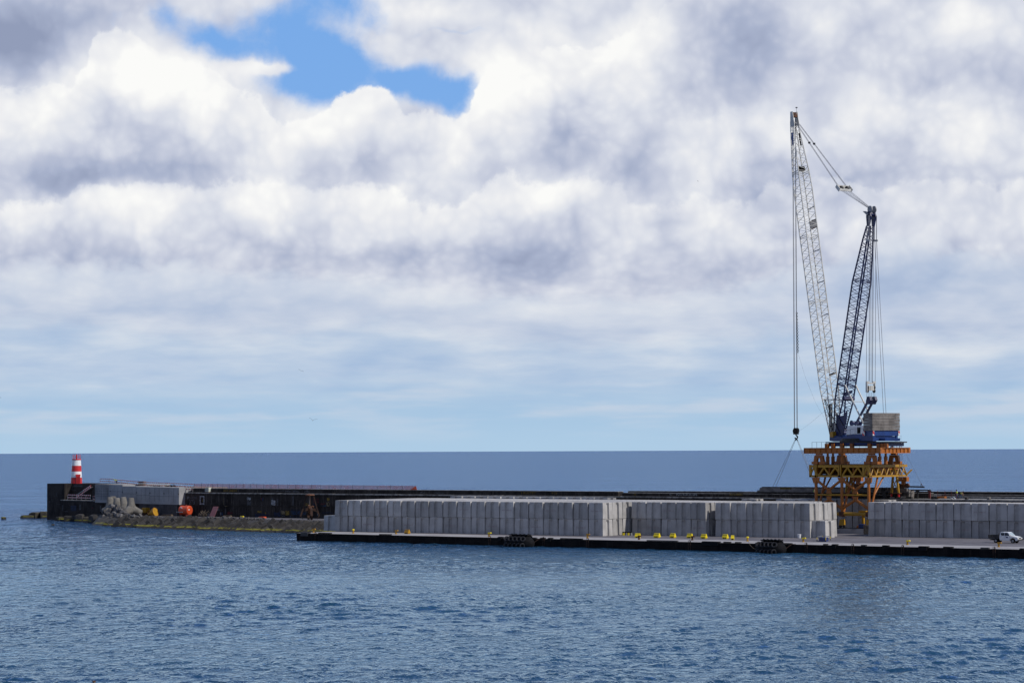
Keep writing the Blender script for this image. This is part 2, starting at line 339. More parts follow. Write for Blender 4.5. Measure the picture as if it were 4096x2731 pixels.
for nm, c in (('pwhite', (0.42, 0.44, 0.46)), ('pyellow', (0.30, 0.20, 0.03)), ('pblue', (0.03, 0.09, 0.22)), ('pred', (0.16, 0.02, 0.025)),
              ('pgrey', (0.10, 0.10, 0.11)), ('pgreen', (0.10, .14, .06)), ('pcream', (0.30, .24, .14)), ('pdimblue', (.012, .025, .07)), ('pdimwhite', (.16, .17, .18))):
    M[nm] = mottled('wall_paint_' + nm[1:], tuple(x * .3 for x in c), tuple(x * .75 for x in c), .9, 2.2, .75, c3=(0.012, 0.012, 0.014))
M['stencil'] = mottled('red_stencil_paint', (0.26, 0.185, 0.18), (0.30, 0.24, 0.235), .9, 3)
mt, t, b, o = newmat('yard_asphalt_worn')
geo = t.add('ShaderNodeNewGeometry'); pos = geo.outputs['Position']
ca = t.mix(t.ss(t.noise(pos, .25, 6, .65), .38, .64), (0.095, 0.088, 0.097), (0.14, 0.13, 0.14))
ca = t.mix(t.m('MULTIPLY', t.ss(t.noise(t.scalevec(pos, .05, 1.2, 1), .9, 5, .6), .52, .66), .6), ca, (0.07, 0.065, 0.072))
ca = t.mix(t.m('MULTIPLY', t.ss(t.noise(pos, .11, 4, .7), .58, .66), .7), ca, (0.19, 0.18, 0.185))
t.l.new(ca, b.inputs['Base Color']); b.inputs['Roughness'].default_value = .85
M['asphalt'] = mt
# red and white striped boards
mt, t, b, o = newmat('striped_board')
geo = t.add('ShaderNodeNewGeometry'); sx, sy, sz = t.sep(geo.outputs['Position'])
q = t.m('FRACT', t.m('MULTIPLY', t.m('ADD', t.m('ADD', sx, t.m('MULTIPLY', sy, .35)), t.m('MULTIPLY', sz, .8)), 1.15))
t.l.new(t.mix(t.m('GREATER_THAN', q, 0.5), (0.50, 0.03, 0.03), (0.62, 0.60, 0.58)), b.inputs['Base Color'])
b.inputs['Roughness'].default_value = .6
M['stripe'] = mt
# orange plastic net: mostly holes
mt, t, b, o = newmat('safety_net')
b.inputs['Base Color'].default_value = (0.55, 0.09, 0.06, 1); b.inputs['Roughness'].default_value = .7
tr = t.add('ShaderNodeBsdfTransparent'); mx = t.add('ShaderNodeMixShader')
geo = t.add('ShaderNodeNewGeometry'); gx, gy, gz = t.sep(geo.outputs['Position'])
nn = t.noise(geo.outputs['Position'], .6, 3)
t.l.new(t.lr(nn, .3, .7, .45, .62), mx.inputs[0]); t.l.new(tr.outputs[0], mx.inputs[1]); t.l.new(b.outputs[0], mx.inputs[2]); t.l.new(mx.outputs[0], o.inputs[0])
M['net'] = mt
# sea: open water carries all its waves in the bump, the harbour sheet has real ones and only fine ripples here
def water_mat(name, near):
    mt, t, b, o = newmat(name); t.n.remove(b)
    geo = t.add('ShaderNodeNewGeometry'); pos = geo.outputs['Position']
    rot = t.add('ShaderNodeMapping'); t.l.new(pos, rot.inputs[0]); rot.inputs['Rotation'].default_value = (0, 0, -A)
    pr = rot.outputs[0]
    if near:
        at_ = t.add('ShaderNodeAttribute'); at_.attribute_name = 'open_sea'; k = at_.outputs['Fac']
    else: k = 1.0
    gust = t.lr(t.noise(t.scalevec(pr, .5, .8, 1), 0.022, 4, 0.6), .36, .64, .45, 1.45)
    wa = t.noise(t.scalevec(pr, 1.0, .45, 1), 1.1, 3, 0.58, .4)
    wb = t.m('POWER', t.noise(t.scalevec(pr, 1.0, .40, 1), 0.42, 3, 0.55, .5), 1.6)
    wc = t.noise(t.scalevec(pr, 1.0, .36, 1), 0.15, 3, 0.6, .3)
    wd = t.noise(t.scalevec(pr, 1.0, .4, 1), 0.05, 3, 0.6)
    we = t.noise(t.scalevec(pr, 1.0, .5, 1), 0.016, 4, 0.65)
    hfar = t.m('ADD', t.m('MULTIPLY', t.m('ADD', t.m('MULTIPLY', wa, 3.6), t.m('MULTIPLY', wb, 9.5)), gust), t.m('ADD', t.m('MULTIPLY', wc, 6.0), t.m('ADD', t.m('MULTIPLY', wd, 12.0), t.m('MULTIPLY', we, 40.0))))
    hsum = t.m('MULTIPLY_ADD', hfar, k, t.m('MULTIPLY', t.m('MULTIPLY', wa, .8), gust)) if near else hfar
    bp = t.add('ShaderNodeBump'); bp.inputs['Strength'].default_value = 1.0; bp.inputs['Distance'].default_value = 1.0
    t.l.new(hsum, bp.inputs['Height'])
    dt = t.add('ShaderNodeVectorMath', operation='DOT_PRODUCT'); t.l.new(bp.outputs[0], dt.inputs[0]); t.l.new(geo.outputs['Incoming'], dt.inputs[1])
    cosv = t.m('MAXIMUM', dt.outputs['Value'], t.m('MULTIPLY_ADD', k, .14, .03))
    f5 = t.m('POWER', t.m('SUBTRACT', 1.0, cosv), 5.0)
    fac = t.m('MULTIPLY_ADD', f5, t.m('MULTIPLY_ADD', k, .70, 1.05), 0.02, clamp=True)
    sw = t.noise(t.scalevec(pr, .25, 1.0, 1), 0.012, 4, 0.55)          # wind lanes
    body = t.mix(t.ss(sw, .38, .62), t.mix(k, (0.009, 0.040, 0.080), (0.008, 0.032, 0.090)), t.mix(k, (0.013, 0.056, 0.104), (0.013, 0.048, 0.118)))
    df = t.add('ShaderNodeBsdfDiffuse'); t.l.new(body, df.inputs[0])
    gl = t.add('ShaderNodeBsdfGlossy'); t.l.new(t.mix(k, (0.60, 0.765, 0.88), (0.54, 0.70, 0.92)), gl.inputs['Color']); gl.inputs['Roughness'].default_value = 0.12
    t.l.new(bp.outputs[0], gl.inputs['Normal'])
    mx = t.add('ShaderNodeMixShader')
    t.l.new(fac, mx.inputs[0]); t.l.new(df.outputs[0], mx.inputs[1]); t.l.new(gl.outputs[0], mx.inputs[2]); t.l.new(mx.outputs[0], o.inputs[0])
    return mt
M['water'] = water_mat('sea_water', False)
M['harbour'] = water_mat('harbour_water', True)

# ---------------------------------------------------------------- mesh helper
class MB:
    def __init__(s): s.v = []; s.f = []
    def add(s, vs, fs):
        n = len(s.v); s.v += [Vector(p) for p in vs]; s.f += [tuple(i + n for i in f) for f in fs]; return s
    def box(s, c, size, rot=None, taper=1.0):
        hx_, hy_, hz_ = size[0] / 2, size[1] / 2, size[2] / 2
        vs = []
        for z, k in ((-hz_, 1), (hz_, taper)):
            for x, y in ((-hx_, -hy_), (hx_, -hy_), (hx_, hy_), (-hx_, hy_)):
                p = Vector((x * k, y * k, z))
                if rot is not None: p = rot @ p
                vs.append(Vector(c) + p)
        return s.add(vs, [(0, 3, 2, 1), (4, 5, 6, 7), (0, 1, 5, 4), (1, 2, 6, 5), (2, 3, 7, 6), (3, 0, 4, 7)])
    def ab(s, x0, x1, y0, y1, z0, z1):
        return s.box(((x0 + x1) / 2, (y0 + y1) / 2, (z0 + z1) / 2), (abs(x1 - x0), abs(y1 - y0), abs(z1 - z0)))
    def tube(s, a, b_, r, n=6, r2=None, cap=True):
        a = Vector(a); b_ = Vector(b_); d = (b_ - a)
        if d.length < 1e-6: return s
        d.normalize(); e = d.orthogonal().normalized(); g = d.cross(e); r2 = r if r2 is None else r2
        vs = []
        for p, rr in ((a, r), (b_, r2)):
            for i in range(n):
                t_ = 2 * math.pi * i / n; vs.append(p + (e * math.cos(t_) + g * math.sin(t_)) * rr)
        fs = [(i, (i + 1) % n, n + (i + 1) % n, n + i) for i in range(n)]
        if cap: fs += [tuple(range(n - 1, -1, -1)), tuple(range(n, 2 * n))]
        return s.add(vs, fs)
    def bar(s, a, b_, w_, h_, upv=(0, 0, 1)):
        a = Vector(a); b_ = Vector(b_); d = (b_ - a).normalized(); upv = Vector(upv)
        e = d.cross(upv)
        if e.length < 1e-4: e = d.orthogonal()
        e.normalize(); g = e.cross(d).normalized()
        vs = []
        for p in (a, b_):
            for i, j in ((-1, -1), (1, -1), (1, 1), (-1, 1)): vs.append(p + e * (w_ / 2 * i) + g * (h_ / 2 * j))
        return s.add(vs, [(0, 1, 2, 3), (7, 6, 5, 4), (0, 4, 5, 1), (1, 5, 6, 2), (2, 6, 7, 3), (3, 7, 4, 0)])
    def prism(s, pts, off):
        """closed polygon pts swept by vector off"""
        n = len(pts); off = Vector(off); vs = [Vector(p) for p in pts] + [Vector(p) + off for p in pts]
        fs = [tuple(range(n)), tuple(range(2 * n - 1, n - 1, -1))] + [(i, i + n, (i + 1) % n + n, (i + 1) % n) for i in range(n)]
        return s.add(vs, fs)
    def lathe(s, c, prof, n=16, axis=(0, 0, 1)):
        ax = Vector(axis).normalized(); e = ax.orthogonal().normalized(); g = ax.cross(e); c = Vector(c)
        vs = []; k = len(prof)
        for r_, h in prof:
            for i in range(n):
                t_ = 2 * math.pi * i / n; vs.append(c + ax * h + (e * math.cos(t_) + g * math.sin(t_)) * r_)
        fs = []
        for j in range(k - 1):
            for i in range(n): fs.append((j * n + i, j * n + (i + 1) % n, (j + 1) * n + (i + 1) % n, (j + 1) * n + i))
        fs += [tuple(range(n - 1, -1, -1)), tuple(range((k - 1) * n, k * n))]
        return s.add(vs, fs)
    def torus(s, c, axis, R1, r2, n=14, k=6):
        ax = Vector(axis).normalized(); e = ax.orthogonal().normalized(); g = ax.cross(e); c = Vector(c); vs = []
        for i in range(n):
            t_ = 2 * math.pi * i / n; d = e * math.cos(t_) + g * math.sin(t_)
            for j in range(k):
                q_ = 2 * math.pi * j / k; vs.append(c + d * (R1 + r2 * math.cos(q_)) + ax * (r2 * math.sin(q_)))
        return s.add(vs, [(i * k + j, ((i + 1) % n) * k + j, ((i + 1) % n) * k + (j + 1) % k, i * k + (j + 1) % k) for i in range(n) for j in range(k)])
    def path(s, pts, r, n=5):
        for a, b_ in zip(pts[:-1], pts[1:]): s.tube(a, b_, r, n)
        return s
    def build(s, name, mat, parent=None, origin=None, smooth=False, bevel=0.0):
        org = Vector(origin) if origin is not None else (parent_loc(parent) if parent is not None else Vector((0, 0, 0)))
        me = bpy.data.meshes.new(name)
        me.from_pydata([p - org for p in s.v], [], s.f); me.update()
        bm = bmesh.new(); bm.from_mesh(me); bmesh.ops.recalc_face_normals(bm, faces=bm.faces)
        if bevel: bmesh.ops.bevel(bm, geom=bm.edges[:] , offset=bevel, segments=1, affect='EDGES')
        if smooth:
            for f in bm.faces: f.smooth = True
        bm.to_mesh(me); bm.free()
        me.materials.append(M[mat] if isinstance(mat, str) else mat)
        ob = bpy.data.objects.new(name, me); COL.objects.link(ob)
        if parent is not None: ob.parent = parent
        else: ob.location = org
        return ob
def parent_loc(p):
    l = Vector(p.location)
    while p.parent is not None: p = p.parent; l = l + Vector(p.location)
    return l
def tag(o, label=None, cat=None, group=None, kind=None):
    if label: o['label'] = label
    if cat: o['category'] = cat
    if group: o['group'] = group
    if kind: o['kind'] = kind
    return o
def thing(name, label, cat, loc=(0, 0, 0), group=None, rz=0.0):
    o = bpy.data.objects.new(name, None); COL.objects.link(o); o.location = loc; o.rotation_euler = (0, 0, rz)
    o.empty_display_size = .3
    return tag(o, label, cat, group)
def copy_tree(o, parent=None):
    c = o.copy(); COL.objects.link(c); c.parent = parent
    for ch in list(o.children): copy_tree(ch, c)
    return c
ORD = ['', 'first', 'second', 'third', 'fourth', 'fifth', 'sixth', 'seventh', 'eighth', 'ninth', 'tenth', 'eleventh', 'twelfth', 'thirteenth',
       'fourteenth', 'fifteenth', 'sixteenth', 'seventeenth', 'eighteenth', 'nineteenth', 'twentieth']
TENS = {2: 'twenty', 3: 'thirty', 4: 'forty', 5: 'fifty'}
TENTH = {2: 'twentieth', 3: 'thirtieth', 4: 'fortieth', 5: 'fiftieth'}
def ordinal(n):
    if n <= 20: return ORD[n]
    return TENTH[n // 10] if n % 10 == 0 else TENS[n // 10] + '-' + ORD[n % 10]
def text(parent, s_, mat, a, width, height, n=(0, -1, 0), xdir=(1, 0, 0), name='painted_lettering', depth=.01, lift=.02):
    """raised lettering whose lower left corner is a, fitted to width x height metres"""
    cu = bpy.data.curves.new(name, 'FONT'); cu.body = s_; cu.size = 1.0; cu.offset = 0.015; cu.extrude = 0.0
    tmp = bpy.data.objects.new('tmp', cu); COL.objects.link(tmp)
    dg = bpy.context.evaluated_depsgraph_get(); me = bpy.data.meshes.new_from_object(tmp.evaluated_get(dg))
    bpy.data.objects.remove(tmp); bpy.data.curves.remove(cu)
    xs = [v.co.x for v in me.vertices]; ys = [v.co.y for v in me.vertices]
    x0, x1, y0, y1 = min(xs), max(xs), min(ys), max(ys)
    n = Vector(n).normalized(); xd = Vector(xdir).normalized(); yd = n.cross(xd)
    org = parent_loc(parent); a = Vector(a)
    for v in me.vertices:
        fx = (v.co.x - x0) / (x1 - x0) * width; fy = (v.co.y - y0) / (y1 - y0) * height
        v.co = a + xd * fx + yd * fy + n * lift - org
    me.materials.append(M[mat]); me.name = name
    ob = bpy.data.objects.new(name, me); COL.objects.link(ob); ob.parent = parent
    return ob
# ================================================================ setting
WZ = 0.5                      # sea level
QZ = 1.9                      # quay deck
YZ = 2.5                      # yard behind the rock slope
WV = 405.0                    # front of the breakwater wall
WTOP, LEDGE = 9.0, 8.03
s = 150000.0
tag(MB().add([(-s, -2000, WZ - .28), (s, -2000, WZ - .28), (s, s, WZ - .28), (-s, s, WZ - .28)], [(0, 1, 2, 3)]).build('water', 'water'), kind='structure')
# harbour water with real chop: a sheet of waves, cells growing with distance, sunk under the open sea at its rim
import numpy as np
nr, ncw = 950, 960
dep = 150.0 * np.exp(np.linspace(0, math.log(780 / 150.0), nr))
lat = np.linspace(-1, 1, ncw)
Dg, Lg = np.meshgrid(dep, lat, indexing='ij')
Lm = Lg * (.23 * Dg + 55)
PX = Lm * math.cos(A) - Dg * math.sin(A); PY = Lm * math.sin(A) + Dg * math.cos(A)
rngw = np.random.default_rng(4); Hh = np.zeros_like(PX)
cell_ = np.maximum(Dg * math.log(780 / 150.0) / nr, 2 * (.23 * Dg + 55) / ncw)
nW = 90
for i in range(nW):
    lam = 1.0 * (9 / 1.0) ** ((i + .5) / nW) * rngw.uniform(.92, 1.08)
    th = A - math.pi / 2 + .35 + rngw.normal(0, .55)
    k_ = 2 * math.pi / lam; slope_ = .027 * (1.0 if lam < 2.2 else (2.2 / lam) ** .9)
    ph = rngw.uniform(0, 6.28)
    fade = np.clip((lam / cell_ - 2.0) / 1.5, 0, 1)
    # slowly wandering phase keeps the pattern from repeating
    wob = .9 * np.sin(PX * .021 + i) + .9 * np.sin(PY * .017 + 2.3 * i) + .5 * np.sin((PX + PY) * .06 + i * 1.7)
    Hh += slope_ / k_ * fade * np.sin(k_ * (PX * math.cos(th) + PY * math.sin(th)) + ph + wob)
gustm = .75 + .35 * np.sin(PX * .045 + 1.1 * np.sin(PY * .031)) * np.sin(PY * .05 + 1.7 * np.sin(PX * .023))
Hh = Hh * gustm; Hh += .6 * np.abs(Hh) ** 1.5
edge_ = np.clip((1 - np.abs(Lg)) / .05, 0, 1) * np.clip((780 - Dg) / 60, 0, 1) * np.clip((Dg - 150) / 8, 0, 1)
Zz = WZ + Hh * edge_ - .32 * (1 - edge_)
co_ = np.stack([PX, PY, Zz], -1).reshape(-1, 3).astype(np.float32)
idx = np.arange(nr * ncw).reshape(nr, ncw)
qd = np.stack([idx[:-1, :-1], idx[:-1, 1:], idx[1:, 1:], idx[1:, :-1]], -1).reshape(-1, 4)
wm = bpy.data.meshes.new('water'); wm.vertices.add(len(co_)); wm.vertices.foreach_set('co', co_.ravel())
wm.loops.add(qd.size); wm.loops.foreach_set('vertex_index', qd.ravel().astype(np.int32))
wm.polygons.add(len(qd)); wm.polygons.foreach_set('loop_start', np.arange(0, qd.size, 4, dtype=np.int32)); wm.polygons.foreach_set('loop_total', np.full(len(qd), 4, dtype=np.int32))
wm.update(calc_edges=True); wm.polygons.foreach_set('use_smooth', np.ones(len(qd), dtype=bool)); wm.materials.append(M['harbour'])
os_ = np.clip((Dg - 330) / 330, 0, 1); os_ = np.maximum(os_ * os_ * (3 - 2 * os_), 1 - edge_)
wat_ = wm.attributes.new('open_sea', 'FLOAT', 'POINT'); wat_.data.foreach_set('value', os_.ravel().astype(np.float32))
wo_ = bpy.data.objects.new('water', wm); COL.objects.link(wo_); tag(wo_, kind='structure')

# quay: deck sheet over a rough dark face
q = MB()
QL, QR, QF = -314.6, -60.0, 343.4
n = 200; rr = random.Random(3)
vs = []
for i in range(n + 1):
    x = QL + (QR - QL) * i / n
    j = rr.uniform(-.10, .05); k = rr.uniform(-.14, .0)
    for z, dy in ((QZ - .01, .0 + j * .6), (QZ - .22 + k, -.02 + j), (1.2, .03 + rr.uniform(-.08, .08)), (WZ - 1.5, .05)): vs.append((x, QF + dy, z))
q.add(vs, [(4 * i + a, 4 * i + 4 + a, 4 * i + 5 + a, 4 * i + 1 + a) for i in range(n) for a in range(3)])
q.ab(QL, QR, QF + .6, WV - .01, WZ - 1.5, QZ - .02)
q.ab(QL - .05, QL + .5, QF + .1, WV - .01, WZ - 1.5, QZ - .015)
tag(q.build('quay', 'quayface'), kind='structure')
tag(MB().add([(QL - .05, QF - .02, QZ)] + [(QL + (QR - QL) * i / 100, QF - .02 + rr.uniform(-.08, .10), QZ) for i in range(1, 100)] +
             [(QR, QF, QZ), (QR, QF + 9.5, QZ), (QL, QF + 9.5, QZ)], [tuple(range(103))]).build('pavement', 'quaytop'), kind='structure')
tag(MB().add([(QL, QF + 9.5, QZ), (QR, QF + 9.5, QZ), (QR, WV, QZ), (QL, WV, QZ)], [(0, 1, 2, 3)]).build('pavement', 'asphalt'), kind='structure')

# head of the breakwater bends away at the left
H0 = pz(188, 2077, WZ)                                  # far left corner of the head at the water
BEND = Vector((pv(729, 2000, WV).x, WV, 0)); D2 = Vector((H0.x - BEND.x, H0.y - BEND.y, 0)); L2 = D2.length; D2.normalize()
N2 = Vector((D2.y, -D2.x, 0));  N2 = N2 if N2.y < 0 else -N2       # front normal, towards the harbour
def hb(px, py, off=0.0):      # point on the head's face plane, moved off metres forward
    return ppl(px, py, BEND + N2 * off, N2)
def hs(sdist, off, z):        # s metres along the head from the bend, off forward
    p = BEND + D2 * sdist + N2 * off; return Vector((p.x, p.y, z))
def sx_at(px, off=0.0, py=2000):
    return (hb(px, py, off) - BEND).dot(D2)
HT = hb(188, 1933).z
print('head', H0, 'len', L2, 'top', HT, 'ledge', LEDGE)

# yard ground + slope under the armour
yf = [(QL, 386.0), (-352, 386.5), (-395, 392.0), (-425, 396.5)]
ys = MB()
top = [Vector((x, y, YZ)) for x, y in yf] + [hs(26, 5, YZ), hs(26, -1, YZ), Vector((BEND.x, WV + 2, YZ)), Vector((QL, WV + 2, YZ))]
ys.prism(top, (0, 0, -3.2))
tag(ys.build('yard', 'asphalt'), kind='structure')
toe = [(QL - .2, 373.5), (-352, 375), (-385, 379.5), (-420, 388.0), (-428, 395)]
bnk = MB()
tp = [(QL - .2, 386.3), (-352, 386.8), (-395, 392.3), (-425, 396.8), (-433, 403)]
vs = [(a[0], a[1], WZ - .6) for a in toe] + [(a[0], a[1], YZ + .02) for a in tp]
bnk.add(vs, [(i, i + 1, i + 6, i + 5) for i in range(4)])
tag(bnk.build('embankment', 'darkrock'), kind='structure')

# ---------------------------------------------------------------- breakwater wall
wall = thing('breakwater_wall', 'long black weathered concrete breakwater wall with ledge, parapet and painted graffiti', 'wall', (-330, WV, 0))
b = MB(); b.ab(BEND.x, -60, WV, WV + 8, -1, LEDGE - .25); b.build('wall_body', 'wallold', wall)
b = MB()
for i in range(12):       # drip course half way up
    x0 = BEND.x + i * 12.0; b.ab(x0 + .03, x0 + 11.97, WV - .12, WV - .002, 5.05, 5.22)
b.build('course', 'wallold', wall)
PSPLIT = pv(2476, 1970, WV + .6).x; PEND = pv(3560, 1970, WV + .6).x
b = MB(); x = BEND.x + .3
while x < -62:
    x2 = min(x + rr.uniform(7, 13), -60); b.ab(x, x2 - .02, WV - .30, WV + 8, LEDGE - .245, LEDGE + rr.uniform(-.02, .03)); x = x2
b.build('ledge', 'ledge', wall)
def parapet(x0, x1, y0, y1, z1, mat='wallold', z0=LEDGE + .03):
    b = MB(); x = x0
    while x < x1 - .01:
        x2 = min(x + 11.5, x1); b.ab(x, x2 - .04, y0, y1, z0, z1 + rr.uniform(-.03, .03)); x = x2
    b.build('parapet', mat, wall)
    b = MB(); x = x0
    while x < x1 - .01:
        x2 = min(x + 11.5, x1); b.ab(x, x2 - .03, y0 - .03, y1 + .02, z1 + .032, z1 + .11); x = x2
    b.build('coping', 'ledge', wall)
parapet(pv(860, 1955, WV + .8).x - 8, PSPLIT - .5, WV + 1.0, WV + 3.0, WTOP - .1)
parapet(PSPLIT + .6, PEND, WV + .8, WV + 2.6, WTOP - .33)
parapet(PSPLIT - 1, PEND + 6, WV + 5.2, WV + 6.6, WTOP - .02)
# right of the crane: wide rail platform and a set back parapet
b = MB(); b.ab(PEND, -60, WV + 8, WV + 19, -1, LEDGE - .02); b.build('wall_body', 'wallold', wall)
b = MB()
for y0, y1, z1 in ((WV + 11, WV + 13.5, LEDGE + .30), (WV + 14, WV + 19, LEDGE + .55)): b.ab(PEND + .2, -60, y0, y1, LEDGE - .02, z1)
b.build('kerb', 'ledge', wall)
pz0 = pv(3900, 1965.5, WV + 20).z
b = MB(); b.ab(PEND - 30, -60, WV + 19.01, WV + 21, -1, pz0 - .07); b.build('parapet', 'wallold', wall)
b = MB(); b.ab(PEND - 30, -60, WV + 18.95, WV + 21.05, pz0 - .068, pz0); b.build('coping', 'ledge', wall)

# graffiti, fitted to where they stand on the wall
def plate(x0, y0, x1, y1, mat, v=WV, parent=wall, name='painted_patch', lift=.025, ragged=0.0):
    a = pv(x0, y1, v); c = pv(x1, y0, v); bb = MB()
    xs = [a.x + (c.x - a.x) * i / 6 for i in range(7)]
    lo_ = [(x, v - lift, a.z + rr.uniform(0, ragged)) for x in xs]; hi_ = [(x, v - lift, c.z - rr.uniform(0, ragged)) for x in reversed(xs)]
    bb.prism(lo_ + hi_, (0, lift * .8, 0)); return bb.build(name, mat, parent)
def word(s_, mat, x0, y0, x1, y1, v=WV, parent=wall):
    a = pv(x0, y1, v); c = pv(x1, y0, v); return text(parent, s_, mat, a, c.x - a.x, c.z - a.z, lift=.03)
word('273', 'pdimwhite', 757, 1998, 779, 2017); word('GP', 'pwhite', 747, 1985, 756, 1994); word('THOR2SNG', 'pdimwhite', 758, 1986, 787, 1994)
fa, fb_ = pv(799, 2017, WV), pv(818, 1982, WV)
fr_ = MB(); W_ = .32
fr_.ab(fa.x, fb_.x, WV - .05, WV - .004, fa.z, fa.z + W_); fr_.ab(fa.x, fb_.x, WV - .05, WV - .004, fb_.z - W_, fb_.z)
fr_.ab(fa.x, fa.x + W_, WV - .05, WV - .004, fa.z + W_ + .003, fb_.z - W_ - .003); fr_.ab(fb_.x - W_, fb_.x, WV - .05, WV - .004, fa.z + W_ + .003, fb_.z - W_ - .003)
fo = fr_.build('painted_frame', 'pwhite', wall)
plate(808.5, 1995, 811.5, 2006, 'pyellow', parent=wall, ragged=.3)
for a in ((893, 1991, 895, 2020, 'pcream'), (897, 2021, 913, 2023, 'pcream'), (988, 1987, 1003, 2000, 'pwhite'), (988, 2000.5, 1004, 2024, 'pgrey'),
          (1044, 1989, 1048, 2002, 'pred'), (1049, 1989, 1053, 2004, 'pblue'), (1039, 2018, 1050, 2024, 'pdimwhite'), (1085, 1989, 1100, 1996, 'pgrey'),
          (1085, 1996.5, 1102, 2021, 'pwhite'), (1107, 1992, 1113, 2024, 'pgrey'), (1170, 1980, 1175, 2025, 'pgrey'), (899, 2031, 905, 2057, 'pgrey'),
          (881, 2046, 885, 2062, 'pwhite'), (887, 2046, 891, 2062, 'pblue'), (851, 2029, 868, 2040, 'pred'), (910, 2045, 930, 2058, 'pred'),
          (1126, 2040, 1139, 2058, 'pcream'), (1126, 2058.5, 1140, 2066, 'pdimwhite'), (1142, 2041, 1157, 2062, 'pyellow'), (1020, 2052, 1075, 2066, 'pdimblue'), (1030, 2041, 1046, 2052, 'pyellow'), (1095, 2046, 1122, 2066, 'pdimblue'), (1060, 2046, 1064, 2058, 'pyellow'),
          (1160, 2062, 1166, 2069, 'pblue'), (1283, 2011, 1302, 2019, 'pred'), (1284, 2020, 1303, 2028, 'pblue'), (1308, 1988, 1318, 2004, 'pyellow'), (1306, 2006, 1318, 2026, 'pcream'), (1311, 2009, 1316, 2022, 'pblue')):
    plate(*a, ragged=.25)
word('GL', 'pgrey', 851, 2031, 861, 2040); word('SA', 'pwhite', 868, 2031, 877, 2041); word('G', 'pgrey', 885, 2032, 890, 2042)
word('F830', 'pyellow', 1216, 2011, 1245, 2026); word('BR 02', 'pred', 1254, 1992, 1275, 2010); word('22H', 'pdimblue', 1250, 2014, 1265, 2022)
word('MS C VENO', 'pdimblue', 1165, 2036, 1203, 2043); word('TERSCHELLING', 'pblue', 1163, 2044, 1222, 2057); word('6-10-20', 'pdimblue', 1172, 2059, 1210, 2070)
word('17', 'pwhite', 1270, 2050, 1277, 2062); word('FRIEDA', 'pdimblue', 1290, 2046, 1332, 2054)
word('0', 'pgrey', 977, 2054, 982, 2067)
PV = WV + .98
word('SARK LANDEVE', 'pyellow', 894, 1956, 949, 1965.5, v=PV)
PV2 = WV + .78
word('TCG KOCATEPE', 'pwhite', 2703, 1972, 2790, 1981, v=PV2); word('G', 'pwhite', 2679, 1973, 2686, 1980, v=PV2)
word('VI', 'pyellow', 2534, 1972, 2543, 1981, v=PV2); word('AYDIERE', 'pyellow', 2918, 1972, 2972, 1981, v=PV2)
word('I KATIY', 'pyellow', 2085, 1966, 2145, 1975, v=PV); word('YCI', 'pyellow', 2205, 1967, 2228, 1975, v=PV)
for x0, x1 in ((1106, 1118), (1120, 1135), (1140, 1166), (1172, 1200), (1215, 1240), (1738, 1778), (1680, 1700)):
    plate(x0, 1958 + (x0 - 1100) * .012, x1, 1970 + (x0 - 1100) * .012, 'pgrey', v=PV, ragged=.4)

# ---------------------------------------------------------------- head of the breakwater
head = thing('breakwater_head', 'blocky dark concrete end of the breakwater carrying the lighthouse', 'wall', hs(L2 / 2, 0, 0))
S188, S258, S380, S560, S714 = 0, 0, 0, 0, 0
sE = L2; s258 = sx_at(258); s380 = sx_at(380); s560 = sx_at(540); s714 = sx_at(716, 1.5)
def hbox(mb, s0, s1, o0, o1, z0, z1):
    pts = [hs(s0, o0, z0), hs(s1, o0, z0), hs(s1, o1, z0), hs(s0, o1, z0)]
    return mb.prism(pts, (0, 0, z1 - z0))
HB = HT - .35
b = MB(); hbox(b, s258 + .02, sE, 0, -12, -1, HT); b.build('end_caisson', 'headold', head)
b = MB(); hbox(b, s380 + .05, s258, -2.2, -12, -1, HT + .02); b.build('upper_wall', 'headold', head)
ZW = hb(340, 2003, 1.5).z
b = MB(); hbox(b, s560 - 4, s258 - .05, 1.2, -2.15, -1, ZW); b.build('lower_block', 'headold', head)
b = MB(); hbox(b, s560 - 2, s258 - .1, 1.25, -2.1, ZW + .004, ZW + .16); b.build('walkway', 'ledge', head)
# pale new concrete with formwork seams, over a darker footing
ZL = hb(640, 2016, 1.5).z
zt = lambda px, y_: hb(px, y_, 1.5).z
bnds = [380, 430, 490, 545, 599, 656, 716]
tops = [1936, 1937.5, 1944, 1946.3, 1947.5, 1949]
for i in range(6):
    sa, sb = sx_at(bnds[i + 1], 1.5), sx_at(bnds[i], 1.5); b = MB()
    z1 = zt((bnds[i] + bnds[i + 1]) / 2, tops[i])
    hbox(b, sa + .02, sb - .02, 1.5, -12, ZL if i > 2 else ZW - .3, z1); b.build('wall_panel', 'newwall', head)
b = MB(); hbox(b, max(.02, sx_at(716, 1.5)), s560 - 4.05, 1.42, -8, -1, ZL - .01); b.build('footing', 'lowwall', head)
b = MB()
for px in [430, 452, 470, 490, 508, 528, 545, 565, 583, 599, 618, 637, 656, 675, 694]:
    s_ = sx_at(px, 1.5); hbox(b, s_ - .04, s_ + .04, 1.52, 1.49, ZW + .3, zt(px, 1952)); 
for x0, x1, yy in ((440, 490, 1965), (490, 545, 1974), (545, 599, 1980), (599, 656, 1984), (656, 714, 1985)):
    z_ = zt((x0 + x1) / 2, yy); hbox(b, sx_at(x1, 1.5), sx_at(x0, 1.5), 1.525, 1.49, z_ - .04, z_ + .04)
b.build('formwork_seams', 'seam', head)
for px, py in ((441, 1963.5), (490, 1967), (545.5, 1969), (600, 1971), (656, 1973), (714, 1975.5)):
    s_ = sx_at(px, 1.5); z_ = zt(px, py); b = MB(); hbox(b, s_ - .12, s_ + .12, 1.56, 1.5, z_ - .14, z_ + .14); b.build('drain_hole', 'black', head)
